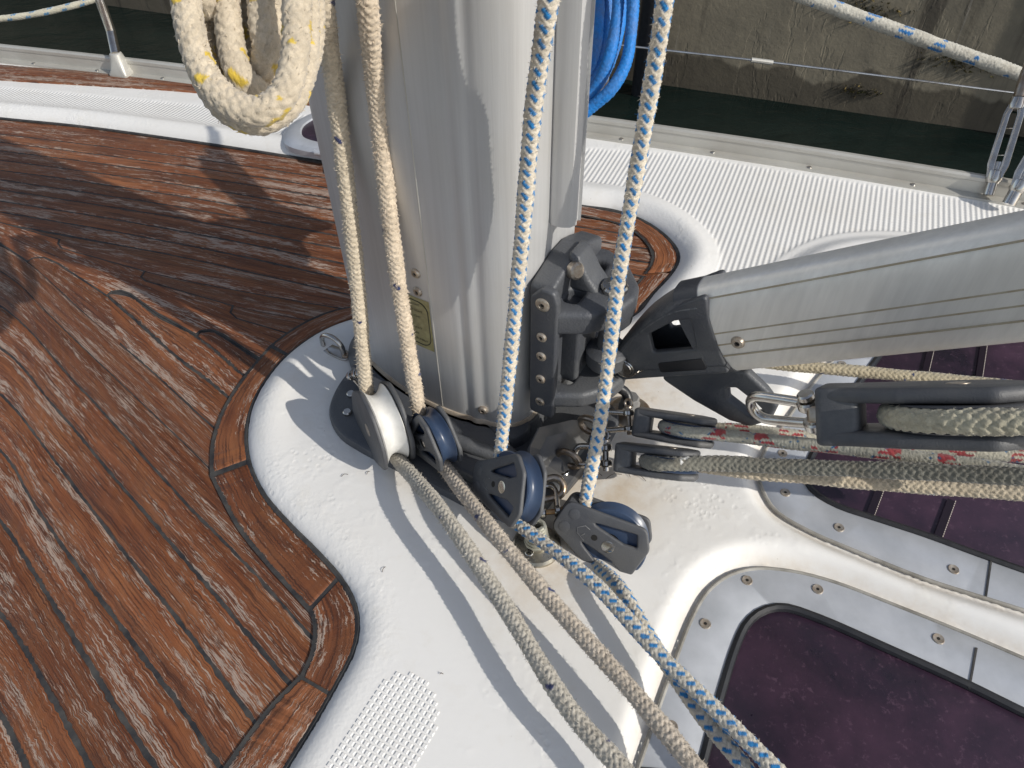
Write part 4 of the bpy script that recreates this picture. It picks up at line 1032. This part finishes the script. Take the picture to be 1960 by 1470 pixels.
mb = MB(); lathe(mb, B(.1345, .018, .218), nrm(A+UP*.35+PN*.4), [(.008, -.004), (.008, .002), (.006, .004)], 20); mb.build('rivet', M['rivet'], br)

# ------------------------------------------------------------------ boom vang strut
E0 = D(1372, 622, .640); E1 = D(1960, 532, .477); DV = nrm(E1-E0); NV = nrm(np.cross(UP, DV)); NV = NV if NV[1] < 0 else -NV; VV = np.cross(NV, DV); VV = VV if VV[2] > 0 else -VV
def G(d, n_, v): return E0+DV*d+NV*n_+VV*v
vang = thing('boom_vang', 'large grey rigid boom vang rising from the mast foot to the right edge', 'boom vang', G(0, 0, 0))
hgt_, wid_ = .046, .022
def vsec(d, s_=1.0, dz=0): return np.array([G(d, x*s_, y*s_) for x, y in sec])
sec = []
for k_ in range(72):
    a = 2*math.pi*k_/72; ca, sa = math.cos(a), math.sin(a); e = 3.0
    sec.append((wid_*math.copysign(abs(ca)**(2/e), ca), hgt_*math.copysign(abs(sa)**(2/e), sa)))
gsec = []
for (x, y) in sec:   # three shallow scored lines on the side
    gsec.append((x, y))
sec = gsec
def tilt(d, x, y): return G(d+y*-.12*0+(-.010 if False else 0), x, y)
mb = MB(); rings = []
for d in (0.0, .002, .25, .6, .9):
    rings.append(np.array([G(d+(.05*(-y))*(d < .01), x, y) for x, y in sec]))
loft(mb, rings); mb.build('vang_tube', M['vang'], vang, 40)
stainm = plain('brown_score', (.40, .33, .22), (.52, .47, .37), 50, .6, .2)
for yv in (.004, -.008, -.020):
    mb = MB(); box(mb, G(.45, wid_*.992+.0001, yv), np.array([DV, VV, NV]), (.445, .0007, .0003)); mb.build('score_line', stainm, vang, 0)
for yv in (.037,):
    mb = MB(); box(mb, G(.45, wid_*.80, yv), np.array([DV, VV, NV]), (.445, .0005, .0008)); mb.build('score_line', stainm, vang, 0)
q = G(.026, wid_*.99, -.0075); mb = MB(); lathe(mb, q, NV, [(.0062, -.001), (.0062, .0006), (.0048, .0030), (.0024, .0032), (.0022, .001)], 24); rv = mb.build('rivet', M['rivet'], vang)
mb = MB(); lathe(mb, q, NV, [(.0022, .0012), (.002, .0016)], 12); mb.build('rivet_hole', M['hole'], rv)
# end casting: side cheeks with windows, top shell, pivot nose
_r = ray(1190, 702); PV = CAM+_r*(((E0-CAM).dot(NV))/_r.dot(NV))            # pivot pin on the mid plane of the strut
dv = PV-E0; pd, pn_, pv = dv.dot(DV), dv.dot(NV), dv.dot(VV)
FV = np.array([DV, VV, NV]) if np.dot(np.cross(DV, VV), NV) > 0 else np.array([DV, VV, -NV])
def px_side(px, py, nn):
    """local (d,v) of a picture point on the plane n=nn"""
    r_ = ray(px, py); t = ((E0+NV*nn)-CAM).dot(NV)/r_.dot(NV); p = CAM+r_*t-E0; return (p.dot(DV), p.dot(VV))
ns_ = .0235
so_l = [px_side(*q, ns_) for q in ((1352, 566), (1300, 584), (1245, 614), (1205, 646), (1180, 676), (1172, 705), (1190, 728), (1240, 724), (1335, 718), (1396, 714), (1375, 668), (1356, 610))]
so_l = roundpoly(so_l, .004, 4)
w1_ = roundpoly([px_side(*q, ns_) for q in ((1322, 610), (1290, 615), (1242, 640), (1250, 675), (1332, 668))], .003, 4)
w2_ = roundpoly([px_side(*q, ns_) for q in ((1260, 694), (1345, 685), (1355, 706), (1265, 712))], .003, 4)
mb = MB(); plate(mb, E0+NV*(ns_-.003), FV, so_l, [w1_], .007, .002, 0, 3); cs_ = mb.build('casting_cheek', M['cast'], vang)
mb = MB(); plate(mb, E0-NV*(ns_-.003), FV, so_l, [w1_], .007, .002, 0, 3); mb.build('casting_cheek', M['cast'], vang)
mb = MB(); plate(mb, E0+NV*(ns_+.0008), FV, w2_+[], [], .0012, .0004); mb.build('painted_recess', M['rubber'], vang)  # flat black plate on the cheek: shade of a recess as colour
# top and bottom shells swept between the cheeks
for nm_, pts in (('top_shell', ((1346, 546), (1300, 556), (1245, 590), (1205, 632), (1182, 664))), ('bottom_shell', ((1398, 714), (1335, 716), (1240, 722), (1192, 726)))):
    ln_ = cr([px_side(*q, 0.0 if nm_ == 'top_shell' else ns_) for q in pts], .004); mb = MB(); k_ = len(ln_); g = np.zeros((k_, 10, 3))
    sg = -1 if nm_ == 'top_shell' else 1
    for i, (d, v_) in enumerate(ln_):
        for j_, (nn, dv_) in enumerate(((.0245, -.009), (.0225, -.004), (.012, .0), (-.012, .0), (-.0225, -.004), (-.0245, -.009), (-.021, -.010), (-.012, -.005), (.012, -.005), (.021, -.010))):
            g[i, j_] = G(d, nn, v_-sg*dv_)
    loft(mb, list(g)); mb.build(nm_, M['cast'], vang, 50)
mb = MB(); loft(mb, [np.array([G(d+(.05*(-y)), x*1.05, y*1.02) for x, y in sec]) for d in (-.018, .006)], cap=True); mb.build('end_collar', M['cast'], vang)
mb = MB(); lathe(mb, PV-NV*.05+NV*.0, NV, [(.007, 0), (.007, .062)], 20); mb.build('pivot_pin', M['steel'], vang)
p_ = E0+DV*px_side(1198, 702, ns_)[0]+VV*px_side(1198, 702, ns_)[1]+NV*(ns_+.0005); mb = MB(); lathe(mb, p_, NV, [(.0085, 0), (.0085, .003), (.0075, .0045)], 28); mb.build('pivot_head', M['steel'], vang)
mb = MB(); a = np.linspace(-.5, 5, 20); tube(mb, [p_+DV*.010*math.cos(x)+VV*.010*math.sin(x)+NV*.003 for x in a]+[p_+DV*.02-VV*.004+NV*.003], .0009, 6); mb.build('split_ring', M['steel'], vang)
# toggle joining bracket pin to vang
tg = thing('toggle', 'dark cast toggle on the vertical pin between the bracket arms', 'toggle', B(PA, 0, .11))
mb = MB(); lathe(mb, B(PA, 0, .104), UP, [(.018, 0), (.021, .004), (.021, .018), (.016, .022), (.0105, .024), (.0105, .052), (.016, .054), (.020, .060), (.020, .078), (.017, .082)], 28); mb.build('toggle_barrel', M['cast'], tg)
mb = MB(); F = frame(PV-B(PA, 0, .118), np.cross(UP, PV-B(PA, 0, .118))); box(mb, (PV+B(PA, 0, .118))/2+UP*.006, F, (.020, .016, .012), 0, .005); mb.build('toggle_tongue', M['cast'], tg)
# lower lug with slot
nl = .0
lu = [px_side(*q, nl) for q in ((1262, 716), (1330, 762), (1398, 800), (1440, 812), (1478, 800), (1492, 772), (1470, 742), (1432, 706), (1380, 700))]
ls = [px_side(*q, nl) for q in ((1396, 738), (1412, 738), (1448, 766), (1466, 784), (1440, 790), (1398, 758))]
mb = MB(); plate(mb, E0+NV*nl, FV, roundpoly(lu, .006, 5), [roundpoly(ls, .0025, 4)], .011, .004, 0, 4); mb.build('lower_lug', M['cast'], vang)

# ------------------------------------------------------------------ tackle on the right
def edge_on(c, head_px, head_t, tilt_=0.0):
    h = nrm(D(*head_px, head_t)-c); v = nrm(CAM-c); n = nrm(np.cross(h, v)); n = n if n.dot(V(0, 1, .5)) > 0 else -n
    return h, nrm(n*math.cos(tilt_)+v*math.sin(tilt_))
G2 = 'tackle blocks aft of the mast'
cV = D(1835, 792, .460); hV, nV = edge_on(cV, (1600, 792), .50, .12)
block('large dark tackle block shackled under the vang strut, thick tan line over its sheave', cV, hV, nV, .041, .0175, 'dark', 'long', group=G2, ct=.0105)
shackle('shackle', 'long steel shackle between the vang lug and the large block', D(1438, 778, .585), D(1553, 792, .545)-D(1438, 778, .585), nV*.75+nrm(CAM-cV)*.6, .052, .022, .0042, 'steel', key=False)
mb = MB(); q = (D(1560, 790, .54)+D(1600, 792, .53))/2; F = frame(hV, nV); box(mb, q, F, (.012, .009, .0065), 0, .003); o = mb.build('swivel', M['rusty']); tag(o, 'square steel swivel joining the long shackle and the large block', 'swivel')
TAN = (.42, .38, .27)
pv_ = [cV+hV*.036+nV*0]
up_ = np.cross(nV, hV); s_up = 1 if (D(1900, 700, .46)-cV).dot(up_) > 0 else -1
v4_ = nrm(CAM-cV); sg = 1 if up_.dot(v4_) > 0 else -1
arcp = [cV+.039*(hV*math.cos(a)+up_*sg*math.sin(a)) for a in np.linspace(math.radians(90), math.radians(-90), 9)]
rope('tackle_line', 'thick tan braided line running over the sheave of the large tackle block', [cV-hV*.35+up_*sg*.055, cV-hV*.14+up_*sg*.043]+arcp+[cV-hV*.14-up_*sg*.040, cV-hV*.35-up_*sg*.045], .0078, base=(.50, .46, .34), N_=7, amp=.12, seed=9, ns=48)
# red flecked tackle
cR = D(1318, 822, .690); hR, nR = edge_on(cR, (1225, 808), .705, .10)
block('dark tackle block with the red flecked line, the upper of the two low blocks', cR, hR, nR, .026, .0135, 'sheave', 'long', group=G2, ct=.0068)
up_ = np.cross(nR, hR); sg = 1 if up_.dot(nrm(CAM-cR)) > 0 else -1
arcR = [cR+.0235*(hR*math.cos(a)+up_*sg*math.sin(a)) for a in np.linspace(math.radians(75), math.radians(-80), 8)]
RF = dict(tracer=(.40, .045, .06), tr_ids=(0, 1, 2, 3, 4, 14, 15, 16, 17, 18), block=(.048, .46), tr2=(.02, .13, .28), tr2_ids=(4, 18), N_=14)
topR = [D(2150, 935, .52), D(1960, 905, .555), D(1700, 868, .60), D(1500, 846, .64), D(1400, 835, .66)]
botR = [D(1440, 824, .690), D(1560, 838, .675), D(1700, 850, .66), D(1960, 874, .62), D(2150, 895, .60)]
rope('tackle_line', 'grey line flecked with red looping through the upper low block', topR+arcR+botR, .0058, base=(.42, .41, .35), seed=12, amp=.08, fuzz=900, dirt=[(.52, 1.1, (.60, .56, .45), .8)], **RF)
shackle('shackle', 'steel shackle with a bronze pin head on the upper low block', D(1150, 806, .728), D(1212, 805, .712)-D(1150, 806, .728), nR, .030, .017, .0028, 'steel', pinmat='rusty')
# dark tackle
cG = D(1285, 886, .672); hG, nG = edge_on(cG, (1190, 876), .690, .10)
block('dark tackle block with the grimy grey line, the lower of the two low blocks', cG, hG, nG, .026, .0135, 'sheave', 'long', group=G2, ct=.0068)
up_ = np.cross(nG, hG); sg = 1 if up_.dot(nrm(CAM-cG)) > 0 else -1
arcG = [cG+.0235*(hG*math.cos(a)+up_*sg*math.sin(a)) for a in np.linspace(math.radians(75), math.radians(-80), 8)]
topG = [D(2150, 918, .50), D(1960, 912, .535), D(1700, 900, .585), D(1500, 893, .625), D(1380, 887, .645)]
botG = [D(1420, 902, .668), D(1560, 914, .655), D(1700, 926, .64), D(1960, 944, .605), D(2150, 955, .58)]
rope('tackle_line', 'grimy dark grey braided line looping through the lower low block', topG+arcG+botG, .0068, base=(.20, .195, .165), N_=7, seed=14, amp=.12, fuzz=1200, tracer=(.8, .8, .78), tr_ids=(3,), block=(.31, .03), dirt=[(.50, 1.1, (.58, .49, .36), .9)])
shackle('shackle', 'bright steel shackle with an eye pin on the lower low block', D(1100, 872, .725), D(1170, 872, .70)-D(1100, 872, .725), nG, .036, .017, .0034, 'steel')
# eyes of the mast base holding those shackles
for (x, y, t, lb) in ((1132, 812, .735, 'steel eye on the mast base for the upper low block'), (1090, 876, .728, 'bent steel eye on the mast base for the lower low block')):
    e = D(x, y, t); mb = MB(); a = np.linspace(0, 2*math.pi, 20); tube(mb, [e+A*.012*math.cos(q)+UP*.010*math.sin(q)+PN*.002 for q in a], .0034, 10, caps=False); o = mb.build('eye_bolt', M['rusty']); tag(o, lb, 'eye bolt')
# line under the vang and one loop behind the toggle
rope('tackle_line', 'tan grey braided line running aft beneath the vang strut', [D(1090, 660, .80), D(1200, 668, .80), D(1330, 680, .795), D(1500, 698, .785), D(1700, 716, .765), D(1960, 742, .735), D(2150, 765, .70)], .0064, base=(.46, .40, .28), N_=7, seed=17, amp=.11, fuzz=800, tracer=(.03, .05, .14), tr_ids=(2,), block=(.09, .1))

# ------------------------------------------------------------------ coils
YF = dict(base=(.58, .50, .385), tracer=(.66, .47, .06), tr_ids=(0, 1, 4), block=(.038, .36), N_=8)
coil = thing('halyard_coil', 'coiled thick cream rope with yellow flecks hanging at the left of the mast', 'rope coil', D(480, 100, .36))
loops = [
 [(352, -330, .33), (345, -100, .325), (352, 20, .325), (372, 105, .325), (405, 165, .325), (455, 205, .325), (510, 215, .325), (556, 185, .325), (580, 120, .325), (586, 20, .325), (582, -100, .325), (575, -330, .33)],
 [(360, -330, .36), (352, -100, .36), (362, 40, .36), (378, 120, .36), (410, 185, .36), (450, 222, .36), (505, 237, .36), (560, 212, .36), (596, 150, .37), (608, 60, .38), (600, -100, .38)],
 [(420, -330, .345), (432, -100, .345), (438, 20, .345), (448, 95, .345), (468, 150, .345), (492, 170, .352), (508, 150, .37), (500, 105, .385), (470, 60, .39), (440, -40, .39), (425, -330, .39)],
 [(470, -330, .385), (478, -80, .385), (480, 20, .385), (497, 75, .385), (530, 112, .385), (575, 122, .388), (600, 100, .395), (604, 60, .40), (600, -60, .40)],
 [(500, -330, .36), (512, -80, .36), (524, 10, .36), (545, 62, .36), (566, 85, .375), (580, 60, .39), (560, -60, .395)],
 [(395, -330, .335), (380, -90, .335), (378, -20, .335), (392, 12, .345), (405, -10, .36), (402, -120, .37)],
 [(376, -330, .35), (366, -100, .35), (372, 60, .35), (398, 140, .35), (440, 190, .35), (490, 200, .355), (540, 175, .365), (566, 100, .375), (572, 0, .38), (570, -200, .38)],
 [(452, -330, .40), (458, -60, .40), (462, 40, .40), (478, 110, .40), (505, 150, .40), (530, 120, .41), (535, 0, .42), (530, -200, .42)],
 [(540, -330, .41), (545, -60, .41), (552, 40, .41), (566, 120, .41), (590, 150, .415), (615, 110, .425), (620, 0, .43), (610, -200, .43)],
 [(505, -330, .345), (508, -60, .345), (512, 40, .345), (522, 100, .348), (510, 136, .355), (492, 110, .372), (482, 0, .385), (478, -120, .39)],
 [(398, -200, .38), (402, 0, .385), (410, 80, .385), (430, 140, .385), (468, 178, .385), (500, 172, .39), (512, 120, .40), (500, 0, .40)],
]
for i, lpz in enumerate(loops):
    rope('rope_loop', None, [D(462+(q[0]-468)*.90, q[1]-2, q[2]*1.02) for q in lpz], .0067, parent=coil, seed=20+i, amp=.11, fuzz=2600, flen=.0028, ns=48, step=.0010, **YF)
bc = thing('rope_coil', 'bright blue braided rope coil hanging behind the mast at its right side', 'rope coil', D(1160, 60, .62))
bl_ = [
 [(1216, -330, .58), (1213, -60, .60), (1209, 50, .61), (1198, 120, .615), (1172, 168, .62), (1138, 200, .63), (1100, 228, .64), (1060, 230, .65)],
 [(1190, -330, .60), (1186, -60, .61), (1180, 40, .615), (1166, 110, .62), (1145, 160, .63), (1112, 200, .64), (1070, 205, .65)],
 [(1172, -330, .62), (1166, -60, .63), (1162, 40, .635), (1150, 110, .64), (1130, 150, .645), (1090, 180, .65)],
 [(1150, -330, .62), (1146, -60, .625), (1145, 40, .63), (1138, 100, .635), (1120, 140, .64), (1080, 165, .65)],
 [(1196, -330, .64), (1192, -60, .65), (1184, 60, .655), (1162, 130, .66), (1130, 178, .665), (1090, 195, .67)]]
bl_ += [[(x-34-9*k_, y-10*k_, t+.03+.01*k_) for x, y, t in bl_[k_]] for k_ in range(4)]  # further loops added behind the mast to thicken its shade on the teak
for i, lpz in enumerate(bl_):
    rope('rope_loop', None, [D(*q) for q in lpz], .0052, 'bluerope', parent=bc, base=(.010, .20, .62), N_=9, seed=40+i, amp=.10, ns=32, step=.0010)

wn_ = B(.03, -.086, .31); win = thing('shade_winch', 'hidden drum winch added behind the mast to shade the teak', 'winch', wn_)  # unseen winch, added so more shade falls on the teak beyond
mb = MB(); lathe(mb, wn_, -PN, [(.055, 0), (.055, .012), (.046, .018), (.034, .030), (.032, .055), (.040, .072), (.044, .080), (.040, .090), (.012, .092)], 40); mb.build('drum', M['steel'], win)
mb = MB(); lathe(mb, wn_+PN*.014, -PN, [(.060, 0), (.060, .014)], 40); mb.build('shade_winch_pad', M['cast'], win)

# ------------------------------------------------------------------ background lines and rigging
rope('mooring_line', 'thick white mooring line with blue checks crossing the top right corner', [D(1300, -92, 1.3), D(1545, -4, 1.3), D(1700, 52, 1.28), D(1850, 106, 1.26), D(1985, 153, 1.24), D(2150, 208, 1.22)], .0115, base=(.60, .575, .50), tracer=(.02, .19, .50), tr_ids=(0, 1, 2, 3, 4), block=(.060, .42), N_=12, seed=61, amp=.06, fuzz=500, step=.002)
rope('guard_line', 'thin pale rope sagging across the top left corner over the water', [D(-300, 40, 1.8), D(0, 36, 1.8), D(110, 18, 1.8), D(200, -8, 1.8), D(420, -110, 1.8)], .0075, base=(.58, .55, .44), tracer=(.08, .25, .45), tr_ids=(2, 3), N_=7, seed=62, amp=.09, step=.002)
mb = MB(); tube(mb, [D(1150, 82, 1.45), D(1280, 97, 1.45), D(1440, 115, 1.45), D(1700, 147, 1.45), D(1960, 180, 1.45), D(2200, 210, 1.45)], .0022, 8, step=.02); o = mb.build('guard_wire', M['steel']); tag(o, 'thin steel guard wire crossing in front of the quay wall', 'wire')
mb = MB(); tube(mb, [D(1438, 114.7, 1.449), D(1479, 120, 1.449)], .0050, 10); mb.build('wire_sleeve', M['railm'], o)
# rigging screws (shrouds) at the right edge
def rigscrew(label, foot, topp, seedv, big=1.0):
    t = thing('rigging_screw', label, 'rigging screw', foot); ax = nrm(topp-foot); L = np.linalg.norm(topp-foot)
    sd = nrm(np.cross(ax, CAM-foot)); dp = np.cross(ax, sd)
    mb = MB(); tube(mb, [foot+ax*.0, foot+ax*.05], .008*big, 12); mb.build('lower_fork', M['steel'], t)
    mb = MB(); 
    for s_ in (1, -1):
        loft(mb, [rsec(foot+ax*d+sd*s_*o_, np.array([sd, dp, ax]), a, b, .0012) for d, o_, a, b in ((.026, .006, .0045, .008), (.045, .0092, .0052, .0095), (.12, .0088, .0046, .0088), (.137, .005, .005, .007))])
    lathe(mb, foot+ax*.125, ax, [(.006, 0), (.0115, .004), (.0125, .010), (.011, .020), (.009, .022)], 18); lathe(mb, foot+ax*.018, ax, [(.009, 0), (.012, .006), (.0115, .018), (.008, .02)], 18)
    mb.build('open_body', M['steel'], t)
    mb = MB(); lathe(mb, foot+ax*.14, ax, [(.0085, 0), (.0085, .045), (.0078, .047), (.0078, .060), (.0092, .061), (.0092, .074), (.008, .076), (.008, .11), (.0095, .112), (.0095, L)], 18); mb.build('stud', M['rusty'], t)
    for d in (.06, .10):
        mb = MB(); c = foot+ax*d+dp*0; tube(mb, [c+sd*.012, c+sd*.004+dp*.008*(-1), c-sd*.010], .0011, 6); mb.build('split_pin', M['steel'], t)
f1 = P(1892, 374, .010); rigscrew('open bodied rigging screw at the right edge, upper left of the pair', f1, D(1990, 60, 1.06), 1)
f2 = P(1918, 378, .012); rigscrew('leaning steel rigging screw at the right edge, right of the open bodied one', f2-V(0, .02, 0), D(2075, 130, 1.02), 2, 1.2)

# ------------------------------------------------------------------ small debris on the deck
db_ = MB()
for (x, y, L, a) in ((1135, 905, .02, -.4), (1175, 912, .018, .3), (1200, 908, .010, -.9), (660, 910, .007, .4), (705, 905, .005, 1.0), (1330, 655, .006, .2), (735, 1090, .006, 1.2), (845, 1290, .003, 0), (1225, 915, .014, -.6)):
    c = P(x, y, .001); dd_ = V(math.cos(a), math.sin(a), 0); tube(db_, [c-dd_*L/2, c+np.cross(UP, dd_)*L*.12+UP*.0015, c+dd_*L/2], .0003, 5, step=.002)
o = db_.build('deck_debris', plain('debris', (.10, .07, .04), (.05, .03, .02), 50, .8)); tag(o, 'few tiny dark twigs and hairs lying on the white deck', None, None, 'stuff')
